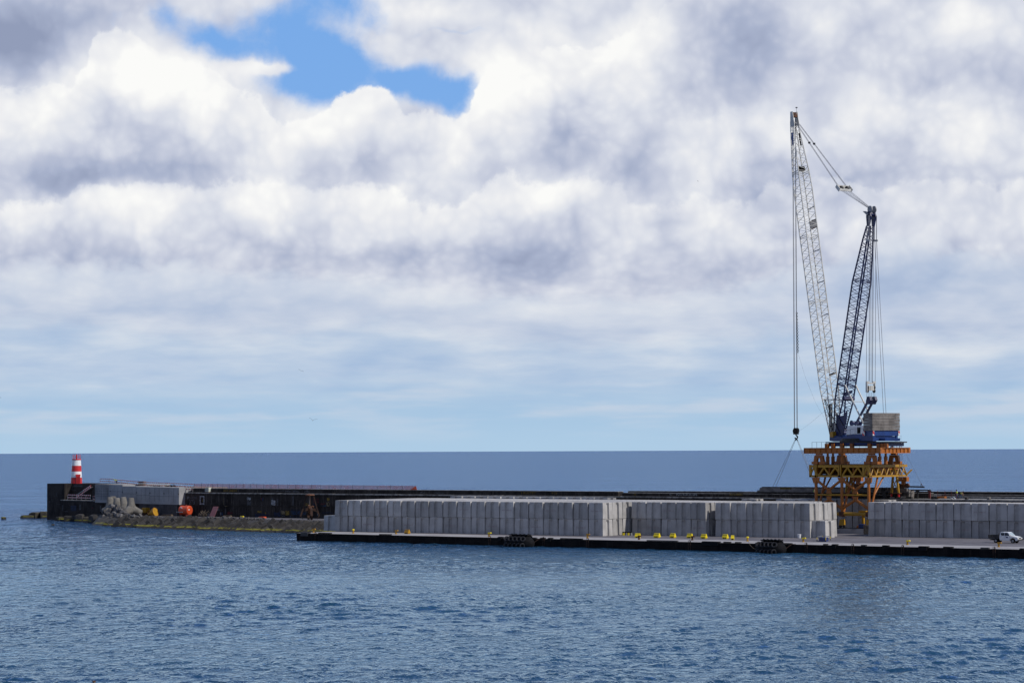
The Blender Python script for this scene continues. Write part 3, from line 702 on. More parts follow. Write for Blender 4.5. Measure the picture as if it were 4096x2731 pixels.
# reinforcement cage left standing at the joint
b = MB()
for px in (372, 378, 384, 392, 400, 407, 416, 424, 432): 
    s_ = sx_at(px, 1.8); b.tube(hs(s_, 1.8, ZW + .4), hs(s_, 1.8, zt(px, 1932)), .04, 4)
for yy in (1942, 1950, 1957, 1964, 1974, 1984): b.tube(hb(370, yy, 1.8), hb(434, yy, 1.8), .035, 4)
b.build('reinforcement', 'darksteel', head)
b = MB(); hbox(b, sx_at(424, 1.2), sx_at(378, 1.2), 1.3, -.5, ZW + .165, ZW + .30); b.build('plank', 'yellow', head)

def rail(name, label, pts, z_h=1.05, boards=(0.55, 1.0), step=2.4, group=None, mat='stripe', bh=.22, post='steelgrey'):
    """a run of striped boards on posts through ground points pts"""
    g = thing(name, label, 'barrier', pts[0], group)
    pm = []
    for a, c in zip(pts[:-1], pts[1:]):
        k = max(1, round((c - a).length / step))
        for i in range(k + 1):
            p = a.lerp(c, i / k); pm.append(p)
    for p in pm:
        MB().tube(p, p + Vector((0, 0, z_h)), .045, 4).build('post', post, g)
    for h in boards:
        bb = MB()
        for a, c in zip(pts[:-1], pts[1:]): bb.bar(a + Vector((0, 0, h)), c + Vector((0, 0, h)), .04, bh)
        bb.build('board', mat, g)
    return g
rail('safety_barrier', 'red and white striped handrail along the low walkway of the breakwater head',
     [hs(sx_at(270, 1), 1.0, ZW + .16), hs(sx_at(362, 1), 1.0, ZW + .16)], 1.3, (0.6, 1.25))
rail('safety_barrier', 'short striped handrail right of the walkway, above an ochre plank',
     [hs(sx_at(371, 1.1), 1.1, ZW + .3), hs(sx_at(425, 1.1), 1.1, ZW + .3)], .95, (0.25, .9))
# stair with striped strings climbing the face
st = thing('stairway', 'steep metal stair with two striped strings leaning on the dark head wall', 'stairs', hb(306, 1986, 0))
for o_, dy in ((.25, 0), (.25, 9)):
    a, c = hb(306, 1979 + dy, -1.2), hb(363, 1941 + dy * .75, -1.2)
    mid = a.lerp(c, .48 if dy == 0 else 0.0)
    MB().bar(mid, c, .08, .26).build('string', 'stripe', st)
    if dy == 0: MB().bar(a, mid, .06, .16).build('handrail', 'steelgrey', st)
bb = MB()
for i in range(14):
    k = i / 13; p = hb(306, 1987, -1.3).lerp(hb(363, 1947, -1.3), k); bb.bar(p, p - N2 * .8, .25, .05)
bb.build('tread', 'steelgrey', st)

# pale run marks and blotches on the old head
def hplate(x0, y0, x1, y1, mat, off):
    bb = MB(); xs = [x0 + (x1 - x0) * i / 6 for i in range(7)]
    pts = [hb(x, y1 - rr.uniform(0, 2.5), off + .02) for x in xs] + [hb(x, y0 + rr.uniform(0, 2.5), off + .02) for x in reversed(xs)]
    bb.prism(pts, -N2 * .015); bb.build('lime_stain', mat, head)
for a in ((292, 1938, 330, 1948, 'pgrey', -2.2), (335, 1940, 352, 1944, 'pgrey', -2.2), (288, 1958, 303, 1962, 'pgrey', -2.2), (262, 1961, 288, 1966, 'pgrey', -2.2), (289, 1944, 291, 1960, 'pgrey', -2.2),
          (225, 2015, 249, 2017, 'pgrey', 0), (250, 2018, 252, 2044, 'pgrey', 1.2), (283, 2020, 305, 2044, 'pdimblue', 1.2), (253, 2044, 272, 2045, 'pgrey', 1.2), (198, 2002, 200, 2012, 'pgrey', 0), (225, 1965, 226.5, 1985, 'pgrey', 0), (205, 1994, 207, 2000, 'pgrey', 0), (372, 2015, 385, 2018, 'pgrey', 1.2), (400, 2020, 404, 2046, 'pgrey', 1.2),
          (365, 2027, 373, 2032, 'pred', 1.2), (318, 2016, 322, 2040, 'pgrey', 1.2)):
    hplate(*a)
# ================================================================ concrete blocks
def block_mesh():
    b = MB(); rings = []
    H = 3.0
    def ring(z, hw, gw, gi, gd):
        pts = []
        base = [(-hw, -hw), (-gw, -hw), (-gi, -hw + gd), (gi, -hw + gd), (gw, -hw)]
        for k in range(4):
            c, s_ = math.cos(k * math.pi / 2), math.sin(k * math.pi / 2)
            pts += [(x * c - y * s_, x * s_ + y * c, z) for x, y in base]
        return pts
    b.v = [Vector(p) for p in ring(0, 1.555, .46, .38, .32) + ring(.04, 1.575, .46, .38, .32) + ring(H - .42, 1.515, .44, .37, .32) + ring(H - .05, 1.50, .40, .31, .05) + ring(H, 1.47, .40, .31, .03)]
    for j in range(4):
        for i in range(20): b.f.append((j * 20 + i, j * 20 + (i + 1) % 20, j * 20 + 20 + (i + 1) % 20, j * 20 + 20 + i))
    b.f += [tuple(range(19, -1, -1)), tuple(range(80, 100))]
    return b
protos = []
for k in range(3):
    bm_ = block_mesh(); rk = random.Random(50 + k)
    bm_.v = [p + Vector((rk.uniform(-.02, .02), rk.uniform(-.02, .02), 0)) for p in bm_.v]
    me = bpy.data.meshes.new('concrete_block'); me.from_pydata(bm_.v, [], bm_.f); me.update(); me.materials.append(M['block']); protos.append(me)
br = random.Random(11)
BG_ = 'grooved concrete blocks stacked on the quay'
def add_block(x, y, z, label, name='concrete_block', tilt=.35):
    o = bpy.data.objects.new(name, protos[br.randrange(3)]); COL.objects.link(o)
    o.location = (x + br.uniform(-.04, .04), y + br.uniform(-.05, .05), z)
    o.rotation_euler = (0, 0, R(br.uniform(-tilt, tilt) * 2.2) + br.randrange(4) * math.pi / 2)
    if 'right hand' in label: o.scale = (1.045, 1.045, 1.0)
    return tag(o, label, 'concrete block', BG_)
hidden = MB()
def hide_block(x, y, z): hidden.box((x, y, z + 1.5), (2.95, 2.95, 2.98), taper=.93)
BH = 3.03
LAY = {0: 'lower', 1: 'upper'}
def where(i, n, left, right):
    """ordinal from whichever end is nearer"""
    return f'{ordinal(i + 1)} from the {left}' if i < n / 2 else f'{ordinal(n - i)} from the {right}'
# left stack: nineteen columns, eight rows deep
UA0, UA1, NA = -315.0, -253.9, 19
pa = (UA1 - UA0) / NA
for i in range(NA):
    x = UA0 + pa * (i + .5); vf = 354.7 + (x - UA0) * (358.9 - 354.7) / (UA1 - UA0)
    for r in range(8):
        y = vf + 1.55 + r * 3.2
        wh = where(i, NA, 'left end', 'crane end')
        if r == 0:
            add_block(x, y, QZ, f'grey grooved block, lower layer, {wh} of the long stack')
            add_block(x, y, QZ + BH, f'grey grooved block, upper layer, {wh} of the long stack')
        else:
            if i == NA - 1 and r < 3: add_block(x, y, QZ, f'lower block with lit side in the step between stacks, row {ordinal(r + 1)} back')
            else: hide_block(x, y, QZ)
            if r < 7: add_block(x, y, QZ + BH, f'pale block top, {ordinal(r + 1)} row back, {wh} of the long stack')
            else: hide_block(x, y, QZ + BH)
add_block(-317.3, 357.4, QZ, 'single low block standing alone at the far left of the stacks')
# middle stack: five columns set back
for i in range(5):
    x = -253.3 + 3.24 * (i + .5)
    for r in range(5):
        y = 367.0 + 1.55 + r * 3.15
        if r == 0:
            add_block(x, y, QZ, f'lower block behind the yellow barriers, {ordinal(i + 1)} from the long stack')
            add_block(x, y, QZ + BH, f'upper block behind the yellow barriers, {ordinal(i + 1)} from the long stack')
        else:
            hide_block(x, y, QZ); add_block(x, y, QZ + BH, f'pale block top of the set back stack, {ordinal(r + 1)} row, {ordinal(i + 1)} from the left')
# stack beside the crane: six columns
for i in range(6):
    x = -235.7 + 3.08 * (i + .5)
    for r in range(5 if i < 4 else 3):
        y = 368.0 + i * .3 + 1.55 + r * 3.15
        wh = where(i, 6, 'gap', 'crane legs')
        if r == 0 or i == 5:
            add_block(x, y, QZ, f'lower block of the stack beside the crane, row {r + 1}, {wh}')
            add_block(x, y, QZ + BH, f'upper block of the stack beside the crane, row {r + 1}, {wh}')
        else:
            hide_block(x, y, QZ); add_block(x, y, QZ + BH, f'pale block top beside the crane, {ordinal(r + 1)} row, {wh}')
add_block(-216.05, 371.9, QZ, 'single lower block jutting out beside the blue bin at the crane')
# right stack
for i in range(17):
    x = -212.9 + 3.38 * (i + .5); y0 = 382.6
    for r in range(3):
        y = y0 + 1.55 + r * 3.15
        wh = f'{ordinal(i + 1)} from the crane'
        if r == 0 or (i == 0 and r < 2):
            add_block(x, y, QZ, f'lower block of the right hand stack, row {r + 1}, {wh}', tilt=.5)
            add_block(x, y, QZ + BH, f'upper block of the right hand stack, row {r + 1}, {wh}', tilt=.5)
        else:
            hide_block(x, y, QZ)
            if r < 2 and i < 11: add_block(x, y, QZ + BH, f'pale block top of the right hand stack, second row, {wh}')
            else: hide_block(x, y, QZ + BH)
# row against the breakwater wall
def wall_run(px0, px1, y, nm, lower=False, z0=QZ):
    a, c = pv(px0, 1990, y).x, pv(px1, 1990, y).x; n_ = max(1, round((c - a) / 3.25))
    for i in range(n_):
        x = a + (c - a) * (i + .5) / n_
        if lower: add_block(x, y + 1.55, z0, f'shaded lower block {nm}, {ordinal(i + 1)} from the left')
        else: hide_block(x, y + 1.55, z0)
        add_block(x, y + 1.55, z0 + BH, f'upper block {nm}, {ordinal(i + 1)} from the left')
wall_run(1798, 2432, 391.3, 'in the far row along the black wall', z0=QZ + .12)
wall_run(2952, 3034, 398.5, 'in the far pair left of the crane')
wall_run(3103, 3268, 399.0, 'in the far row reaching the crane')
wall_run(3285, 3470, 400.5, 'seen through the crane legs', lower=True)
wall_run(3480, 3570, 400.0, 'in the far row right of the crane legs')
# faint red stencilled numbers on some of the front blocks
num = None
fronts = [o for o in COL.objects if o.name.startswith('concrete_block') and (o['label'].startswith('grey grooved') or 'behind the yellow' in o['label'] or 'hand stack, row 1' in o['label'])]
for i, o in enumerate(fronts):
    if i % 3 != 1: continue
    o.rotation_euler = (0, 0, br.uniform(-.01, .01))
    if num is None:
        n1 = text(o, '313   040-17', 'stencil', o.location + Vector((-1.1, -1.535, 1.35)), 2.2, .22, name='painted_number', lift=.04); num = n1
    else:
        c = num.copy(); COL.objects.link(c); c.parent = o
tag(hidden.build('concrete_blocks', 'block'), 'rear and inner grey blocks filling the stacks behind the front rows', 'concrete blocks', kind='stuff')
print('blocks', sum(1 for o in COL.objects if o.name.startswith('concrete_block')))
# ================================================================ gantry
GV = 393.0
gx = lambda px, py, v=GV: pv(px, py, v).x
gz = lambda px, py, v=GV: pv(px, py, v).z
uL, uM, uR = gx(3265, 1980), gx(3368, 1980), gx(3475, 1980)
zRail = gz(3400, 2111)
PL = thing('rail_plinth', 'low concrete plinth carrying the crane rail across the quay', 'plinth', (gx(3400, 2120), GV, QZ))
b = MB(); b.ab(-236, -200, GV - .9, GV + 1.0, QZ, zRail - .12); b.build('beam', 'quaytop', PL)
b = MB(); b.ab(-236, -200, GV - .12, GV + .12, zRail - .115, zRail + .03); b.build('rail', 'darksteel', PL)
G = thing('gantry', 'orange and ochre steel gantry straddling the quay and carrying the crane', 'gantry', (uM, GV + 6, zRail))
zTb, zTt = gz(3370, 1908), gz(3370, 1859)      # truss bottom / top
zD0, zD1 = gz(3370, 1813), gz(3370, 1790)      # deck bottom / top
tL, tR = gx(3240, 1885), gx(3480, 1885)
TV1 = GV + 14.0
zLow, zMid = gz(3400, 2055), gz(3400, 1979)
# front trestle
for k, ux in enumerate((uL, uM, uR)):
    MB().tube((ux, GV, zLow - .2), (ux, GV, zTb), .29, 10).build('leg', 'orange', G, smooth=False)
    MB().tube((ux, GV + .5, zLow), (ux, GV + 3.4, zTb), .20, 8).build('rear_leg', 'orange', G)
    MB().tube((ux, GV + 1.9, (zLow + zTb) / 2), (ux, GV + 5.6, zTb), .16, 8).build('brace', 'orange', G)
for ua, ub in ((uL, uM), (uM, uR)):
    um = (ua + ub) / 2
    for (x0, z0, x1, z1) in ((ua + .1, zTb - .5, um, zMid + .9), (ub - .1, zTb - .5, um, zMid + .9), (ua + .1, zLow + 1.0, um, zMid - .9), (ub - .1, zLow + 1.0, um, zMid - .9)):
        MB().tube((x0, GV, z0), (x1, GV, z1), .255, 10).build('brace', 'orange', G)
    bb = MB(); bb.prism([(um - .5, GV - .16, zMid + .25), (um - .33, GV - .16, zMid + 1.1), (um + .33, GV - .16, zMid + 1.1), (um + .5, GV - .16, zMid + .25)], (0, .32, 0))
    bb.prism([(um - .5, GV - .16, zMid - .25), (um - .33, GV - .16, zMid - 1.1), (um + .33, GV - .16, zMid - 1.1), (um + .5, GV - .16, zMid - .25)], (0, .32, 0)); bb.build('gusset', 'orange', G)
    MB().tube((ua + .26, GV, zMid), (ub - .26, GV, zMid), .17, 8).build('tie_beam', 'yellow', G)
    MB().tube((ua + .5, GV, zLow), (ub - .5, GV, zLow), .33, 12).build('lower_beam', 'yellow', G)
for ux, sg in ((uL, -1), (uR, 1)):
    bb = MB(); bb.prism([(ux - .75, GV - .14, zTb - .05), (ux + .75, GV - .14, zTb - .05), (ux + .6, GV - .14, zTb - .95), (ux, GV - .14, zTb - 1.35), (ux - .6, GV - .14, zTb - .95)], (0, .28, 0)); bb.build('gusset', 'orange', G)
bb = MB(); bb.prism([(uM - .9, GV - .14, zTb - .05), (uM + .9, GV - .14, zTb - .05), (uM + .3, GV - .14, zTb - 1.1), (uM - .3, GV - .14, zTb - 1.1)], (0, .28, 0)); bb.build('gusset', 'orange', G)
for ux in (uL, uM, uR):
    MB().ab(ux - .5, ux + .5, GV - .4, GV + .4, zLow - .45, zLow + .45).build('foot_collar', 'rust', G)
    MB().tube((ux, GV, zLow - .42), (ux, GV, zLow - .8), .22, 10).build('jack', 'steelgrey', G)
    f = MB(); f.box((ux, GV, zRail + 1.05), (.95, .9, 1.1), taper=.75)
    f.build('wheel_box', 'yellow', G)
    for sx_ in (-.42, .42): MB().lathe((ux + sx_, GV - .16, zRail + .30), [(.10, 0), (.30, .02), (.30, .30), (.10, .32)], 12, (0, 1, 0)).build('wheel', 'darksteel', G)
# ring truss
def truss(a, c, zb, zt, nd, part, th=.34, chord=.46, diag=.165):
    a = Vector(a); c = Vector(c); bb = MB(); L = (c - a).length; d = (c - a) / L
    bb.bar(a + Vector((0, 0, zt - chord / 2)), c + Vector((0, 0, zt - chord / 2)), th, chord)
    bb.bar(a + Vector((0, 0, zb + .17)), c + Vector((0, 0, zb + .17)), th + .06, .34)
    pts = [a + d * (L * i / (2 * nd)) for i in range(2 * nd + 1)]
    for i in range(2 * nd):
        z0, z1 = (zb + .3, zt - chord) if i % 2 == 0 else (zt - chord, zb + .3)
        bb.tube(pts[i] + Vector((0, 0, z0)), pts[i + 1] + Vector((0, 0, z1)), diag, 6)
    bb.build(part, 'yellow', G)
for ua, ub, nd in ((tL, uL + .35, 1), (uL + .55, uM - .15, 2), (uM + .15, gx(3452, 1885), 2), (gx(3456, 1885), tR, 1)):
    truss((ua, GV, 0), (ub, GV, 0), zTb, zTt, nd, 'truss_panel')
for px in (3242, 3264, 3357, 3362, 3455, 3476):
    ux = gx(px, 1885); MB().ab(ux - .2, ux + .2, GV - .2, GV + .2, zTb + .02, zTt + .04).build('truss_post', 'yellow', G)
truss((tR, GV + .3, 0), (tR, TV1, 0), zTb, zTt, 7, 'truss_panel', diag=.115)
truss((tL, GV + .3, 0), (tL, TV1, 0), zTb, zTt, 7, 'truss_panel', diag=.115)
truss((uM, GV + .3, 0), (uM, TV1, 0), zTb, zTt, 5, 'truss_panel')
truss((tL, GV + 4.0, 0), (tR, GV + 4.0, 0), zTb, zTt, 5, 'truss_panel', diag=.2)
truss((tL, TV1 - 3, 0), (tR, TV1 - 3, 0), zTb, zTt, 5, 'truss_panel', diag=.2)
truss((tL, TV1, 0), (tR, TV1, 0), zTb, zTt, 5, 'truss_panel')
bb = MB(); bb.ab(tL + .4, tR - .4, GV + .5, TV1 - .3, zTt + .01, zTt + .12); bb.build('grating', 'rust', G)
bb = MB(); bb.ab(tL + .5, tR - .5, GV + .9, TV1 - .6, zTb + .36, zTb + .44); bb.build('walkway', 'darkrust', G)  # dark plate added to darken the view into the truss
for k in range(5):
    x_ = tL + (tR - tL) * (k + .5) / 5; MB().ab(x_ - .12, x_ + .12, GV + .5, TV1 - .5, zTb + .5, zTt - .05).build('filler_girder', 'orange', G)  # inner girders added to make the truss interior denser and darker
MB().tube((tR + .2, TV1 - .5, zTb + .3), (tR + .9, TV1 + .4, zTb + 1.3), .16, 8).build('bumper', 'yellow', G)
# rear legs on the wall
for cx_, nm in ((gx(3578, 1940, 405.4), 'r'), (tL + 1.2, 'l')):
    for sx_ in (-.75, .75):
        MB().tube((cx_ + sx_ * .55, 405.6, zTb), (cx_ + sx_, 405.6, 9.15), .24, 8).build('rear_leg', 'yellow', G)
        MB().ab(cx_ + sx_ - .12, cx_ + sx_ + .12, 405.4, 405.8, LEDGE + .05, 9.14).build('leg_prop', 'red', G)
    bb = MB(); bb.tube((cx_ - .7, 405.5, 9.3), (cx_ + .5, 405.5, zTb - .3), .08, 6); bb.tube((cx_ + .7, 405.5, 9.3), (cx_ - .5, 405.5, zTb - .3), .08, 6); bb.build('brace', 'yellow', G)
    MB().ab(cx_ - 1.1, cx_ + 1.1, 405.1, 406.1, 9.0, 9.14).build('sole_plate', 'rust', G)
    # wheel bogie behind the legs
    vb = 408.6; bx_ = cx_ + .2
    f = MB(); f.ab(bx_ - .9, bx_ + .9, vb - .5, vb + .5, zTb - .95, zTb - .1); f.ab(bx_ - .35, bx_ + .35, vb - .3, vb + .3, zTb - 1.6, zTb - .96); f.build('bogie_frame', 'orange', G)
    for sx_ in (-.95, -.1, .75): MB().lathe((bx_ + sx_, vb - .25, zTb - 1.75), [(.15, 0), (.46, .03), (.46, .47), (.15, .5)], 14, (0, 1, 0)).build('bogie_wheel', 'rust', G)
# deck ring of plate girders
dL, dR = gx(3219, 1800, GV - 1.2), gx(3518, 1800, GV - 1.2); DV0, DV1 = GV - 1.2, GV + 9.6
def girder(a, c, nm='deck_girder', st=9):
    bb = MB(); a = Vector(a); c = Vector(c); bb.bar(a + Vector((0, 0, zD1 - .05)), c + Vector((0, 0, zD1 - .05)), .7, .10); bb.bar(a + Vector((0, 0, zD0 + .05)), c + Vector((0, 0, zD0 + .05)), .7, .10)
    bb.bar(a + Vector((0, 0, (zD0 + zD1) / 2)), c + Vector((0, 0, (zD0 + zD1) / 2)), .30, zD1 - zD0 - .21)
    for i in range(st + 1):
        p = a.lerp(c, i / st); d = (c - a).normalized(); sd_ = Vector((-d.y, d.x, 0))
        bb.bar(p + sd_ * .33 + Vector((0, 0, (zD0 + zD1) / 2)), p - sd_ * .33 + Vector((0, 0, (zD0 + zD1) / 2)), .06, zD1 - zD0 - .21)
    bb.build(nm, 'orange', G)
girder((dL, DV0, 0), (dR + .35, DV0, 0), st=14); girder((dL, DV1, 0), (dR + .35, DV1, 0), st=10)
girder((dR, DV0 + .4, 0), (dR, DV1 - .4, 0), st=7); girder((dL, DV0 + .4, 0), (dL, DV1 - .4, 0), st=7)
for k in (.33, .66): girder((dL + (dR - dL) * k, DV0 + .4, 0), (dL + (dR - dL) * k, DV1 - .4, 0), st=3)
# turntable shoes
def shoe(cx_, cy_):
    z0, z1 = zTt + .13, zD0 - .01; h = z1 - z0
    bb = MB(); bb.ab(cx_ - .55, cx_ + .55, cy_ - .4, cy_ + .4, z1 - .16 * h, z1)
    for sx_ in (-1, 1):
        bb.prism([(cx_ + sx_ * .12, cy_ - .3, z1 - .17 * h), (cx_ + sx_ * .85, cy_ - .3, z1 - .17 * h), (cx_ + sx_ * 1.1, cy_ - .3, z0 + .25 * h), (cx_ + sx_ * .38, cy_ - .3, z0 + .25 * h)], (0, .6, 0))
    bb.prism([(cx_ - .86, cy_ - .28, z1 - .17 * h), (cx_ + .86, cy_ - .28, z1 - .17 * h), (cx_ + .9, cy_ - .28, z1 - .42 * h), (cx_ - .9, cy_ - .28, z1 - .42 * h)], (0, .55, 0))
    bb.build('shoe', 'orange', G)
    for sx_ in (-.8, .8): MB().ab(cx_ + sx_ - .62, cx_ + sx_ + .62, cy_ - .42, cy_ + .42, z0, z0 + .25 * h).build('shoe_foot', 'orange', G)
for px, vv in ((3277, 0), (3487, 0), (3368, 8.4), (3577, 8.4)):
    shoe(gx(px, 1835, GV + .4 + vv), GV + .4 + vv)
def jack(px, vv):
    ux = gx(px, 1835, GV + vv); z0, z1 = zTt + .13, zD0
    zc = z0 + (z1 - z0) * .72
    MB().lathe((ux, GV + vv, z0), [(.36, 0), (.36, zc - z0), (.22, zc - z0 + .02), (.22, z1 - z0)], 10).build('jack', 'orange', G)
for px, vv in ((3311, 1.6), (3332, 3.2), (3370, 1.0), (3519, 1.6), (3543, 3.6)): jack(px, vv)
# railing round the deck
def deck_rail(px0, px1, v, n_, z=zD1, h=1.05):
    a, c = gx(px0, 1780, v), gx(px1, 1780, v); bb = MB()
    for i in range(n_ + 1):
        x = a + (c - a) * i / n_; bb.tube((x, v, z), (x, v, z + h), .03, 4)
    bb.tube((a, v, z + h), (c, v, z + h), .03, 4); bb.build('railing', 'darksteel', G)
deck_rail(3248, 3305, DV0 + .3, 3); deck_rail(3545, 3605, DV1 - .2, 7); deck_rail(3548, 3600, DV0 + 5, 4); deck_rail(3305, 3545, DV0 + .1, 9)
bb = MB(); ux = gx(3604, 1850, 404)      # ladder
for sx_ in (-.25, .25): bb.tube((ux + sx_, 404, zTb - .5), (ux + sx_, 404, zD1 + 1), .03, 4)
for i in range(26):
    z = zTb - .4 + i * .32; bb.tube((ux - .25, 404, z), (ux + .25, 404, z), .022, 4)
for i in range(6):
    z = zTb + .6 + i * .9; bb.tube((ux - .3, 403.5, z), (ux + .3, 403.5, z), .02, 4)
bb.build('ladder', 'steelgrey', G)
b = MB(); b.ab(gx(3566, 1785, 400), gx(3572, 1785, 400), 399.8, 400.2, zD1 + .01, zD1 + .55); b.build('lamp_box', 'white', G)

# ================================================================ crane
RZ = R(22)
Bv = Vector((-math.cos(RZ), math.sin(RZ), 0)); Lv = Vector((math.sin(RZ), math.cos(RZ), 0)); Zv = Vector((0, 0, 1))
O = pv(3432, 1776, GV + 5); O.z = zD1
def cp(px, py, t=0.0): return ppl(px, py, O + Lv * t, Lv)
def co(px, py, t=0.0): return ppl(px, py, O, Lv) + Lv * t
C = thing('crane', 'tall lattice boom crane with white boom and navy back mast standing on the gantry', 'crane', O)
zc0, zc1 = gz(3430, 1788, GV + 1), gz(3430, 1766, GV + 1)
xa, xb = gx(3303, 1776, GV + 1), gx(3549, 1776, GV + 1)
b = MB()
b.ab(xa + .5, xb - .5, GV + 1.2, GV + 8.3, zD1 + .25, zc1 - .22); b.build('carbody', 'navy', C)
b = MB(); b.ab(xa, xb, GV + .9, GV + 8.6, zc1 - .215, zc1); b.build('carbody_flange', 'darksteel', C)
b = MB(); b.ab(xa + 1.6, xb - 2, GV + 1.0, GV + 1.18, zD1 + .55, zc1 - .24); b.build('side_beam', 'blue', C)
for px in (3308, 3333, 3369, 3408, 3479, 3515, 3531, 3545):
    ux = gx(px, 1780, GV + .85); MB().ab(ux - .32, ux + .32, GV + .55, GV + 1.19, zD1 + .002, zc1 - .3 if px not in (3515, 3531) else zc1 - .35).build('support_post', 'orange', C)
MB().lathe((O.x, O.y, zc1 + .003), [(3.4, 0), (3.4, .25), (3.1, .26), (3.1, .62)], 32).build('slew_ring', 'darksteel', C)
# slewing frame: profile in the plane of the near side
TS = -1.75
prof = [(3318, 1737), (3318, 1762), (3335, 1765), (3450, 1763), (3540, 1763), (3541, 1752), (3510, 1752), (3510, 1735), (3452, 1734), (3412, 1736), (3368, 1748), (3345, 1743), (3330, 1741)]
b = MB(); b.prism([cp(x, y, TS) for x, y in prof], Lv * (-2 * TS)); b.build('slewing_frame', 'blue', C)
# rear tray below the counterweight
cr_ = ppl(3490, 1722, O + Lv * -3.6, Lv); sR = (cr_ - O).dot(Bv)
rear_n = -Bv
pR = ppl(3600, 1722, O + Bv * sR, Bv); WT = (pR - cr_).dot(Lv)
pF = ppl(3453, 1722, O + Lv * -3.6, Lv); LT = (pF - cr_).dot(Bv)
zW0, zW1 = cr_.z, ppl(3490, 1651, O + Lv * -3.6, Lv).z
print('cw', sR, WT, LT, zW0, zW1, 'zd', zD0, zD1, 'O', O)
def lbox(mb, s0, s1, t0, t1, z0, z1):
    pts = [O + Bv * a + Lv * t_ for a, t_ in ((s0, t0), (s1, t0), (s1, t1), (s0, t1))]
    pts = [Vector((p.x, p.y, z0)) for p in pts]; return mb.prism(pts, Zv * (z1 - z0))
T0, T1 = -3.6, -3.6 + WT
hS = (zW1 - zW0) / 6
for k in range(6):
    b = MB(); j = (.02 if k % 2 else -.03)
    lbox(b, sR + j, sR + LT + j, T0 + j, T1 + j * 2, zW0 + k * hS + .03, zW0 + (k + 1) * hS)
    b.build('counterweight', 'counter', C, bevel=.03)
b = MB(); lbox(b, sR + .15, sR + LT + .2, T0 + .3, T1 - .3, zW0 - .95, zW0 + .02); b.build('counterweight_tray', 'blue', C)
b = MB(); lbox(b, sR + .25, sR + .6, T1 - .75, T1 - .32, zW0 - 1.9, zW0 - .955); lbox(b, sR + .25, sR + .6, T0 + .32, T0 + .9, zW0 - 1.9, zW0 - .955); lbox(b, sR + .35, sR + .5, T0 + .91, T1 - .76, zW0 - 1.85, zW0 - 1.0)
b.build('tray_frame', 'blue', C)
for t_ in (T0 + .12, T1 - .35):
    b = MB(); lbox(b, sR + .05, sR + .12, t_, t_ + .35, zW0 - .9, zW0 - .05); b.build('warning_board', 'stripe', C)
b = MB(); lbox(b, sR + LT - .3, sR + LT + .3, T0 + .05, T0 + .14, zW0 - .9, zW0 - .05); b.build('warning_board', 'stripe', C)
# machine house
TH_ = -1.8
hp = [(3384, 1739), (3390, 1702), (3453, 1701), (3453, 1735), (3413, 1735.5)]
b = MB(); b.prism([cp(x, y, TH_) for x, y in hp], Lv * 3.4); b.build('machine_house', 'white', C)
b = MB(); b.prism([cp(x, y, TH_ - .03) for x, y in ((3428.5, 1733), (3428.5, 1708), (3441.5, 1708), (3441.5, 1733))], Lv * .05); b.build('doorway', 'black', C)
b = MB()
for px, y0, y1 in ((3401, 1736, 1717), (3420, 1735, 1713), (3452, 1734, 1713), (3381, 1742, 1722)): b.tube(cp(px, y0, TS - .3), cp(px, y1, TS - .3), .03, 4)
b.path([cp(3381, 1722, TS - .3), cp(3401, 1717, TS - .3), cp(3420, 1713, TS - .3), cp(3452, 1713, TS - .3)], .03, 4)
b.build('railing', 'steelgrey', C)
# operator cab on the far side, hydraulic rams and winches at the boom foot
b = MB(); b.prism([cp(x, y, 1.9) for x, y in ((3352, 1742), (3352, 1716), (3366, 1708), (3382, 1708), (3382, 1742))], Lv * 1.2); b.build('cab', 'blue', C)
for px, py in ((3362, 1731), (3405, 1692), (3352, 1722)):
    MB().lathe(cp(px, py, -.9), [(.55, 0), (.55, .1), (.38, .12), (.38, 1.6), (.55, 1.62), (.55, 1.75)], 14, Lv).build('winch', 'navy', C)
# lattice
def lattice(P0, P1, prof, nb, rc, rb, dvec=None):
    """prof: list of (fraction, width across, depth); returns chord mesh and brace mesh"""
    ax = (P1 - P0); Ln = ax.length; ax = ax / Ln
    ed = ax.cross(Lv).normalized()
    def wd(k):
        for (a, w0_, d0_), (c, w1_, d1_) in zip(prof[:-1], prof[1:]):
            if k <= c + 1e-9:
                q_ = (k - a) / (c - a); return w0_ + (w1_ - w0_) * q_, d0_ + (d1_ - d0_) * q_
        return prof[-1][1:]
    def corner(k, i):
        w_, d_ = wd(k); sx_, sd_ = ((-1, -1), (1, -1), (1, 1), (-1, 1))[i]
        return P0 + ax * (Ln * k) + Lv * (w_ / 2 * sx_) + ed * (d_ / 2 * sd_)
    ch, brc = MB(), MB(); ks = [p[0] for p in prof]
    for i in range(4):
        for a, c in zip(ks[:-1], ks[1:]): ch.tube(corner(a, i), corner(c, i), rc, 6)
    for j in range(nb):
        k0, k1 = j / nb, (j + 1) / nb; km = (k0 + k1) / 2
        for i in range(4):
            i2 = (i + 1) % 4
            brc.tube(corner(k0, i), corner(km, i2), rb, 4); brc.tube(corner(km, i2), corner(k1, i), rb, 4)
    return ch, brc, corner
PB0, PB1 = cp(3342, 1738), cp(3176, 486)
Lb = (PB1 - PB0).length; kf = lambda y: (1738 - y) / (1738 - 486)
ch, brc, bc = lattice(PB0, PB1, [(0, 2.3, .35), (kf(1560), 2.75, 2.1), (kf(760), 2.85, 2.1), (kf(700), 2.6, 1.95), (1, 1.15, .7)], 40, .115, .05)
boom = ch.build('boom', 'boomwhite', C); brc.build('lacing', 'boomwhite', boom)
for yy in (1487, 1220, 960, 700):
    b = MB()
    for dk in (0, .006):
        k = kf(yy) + dk
        for i in range(4): b.tube(bc(k, i), bc(k, (i + 1) % 4), .06, 4)
    b.build('joint_frame', 'boomwhite', boom)
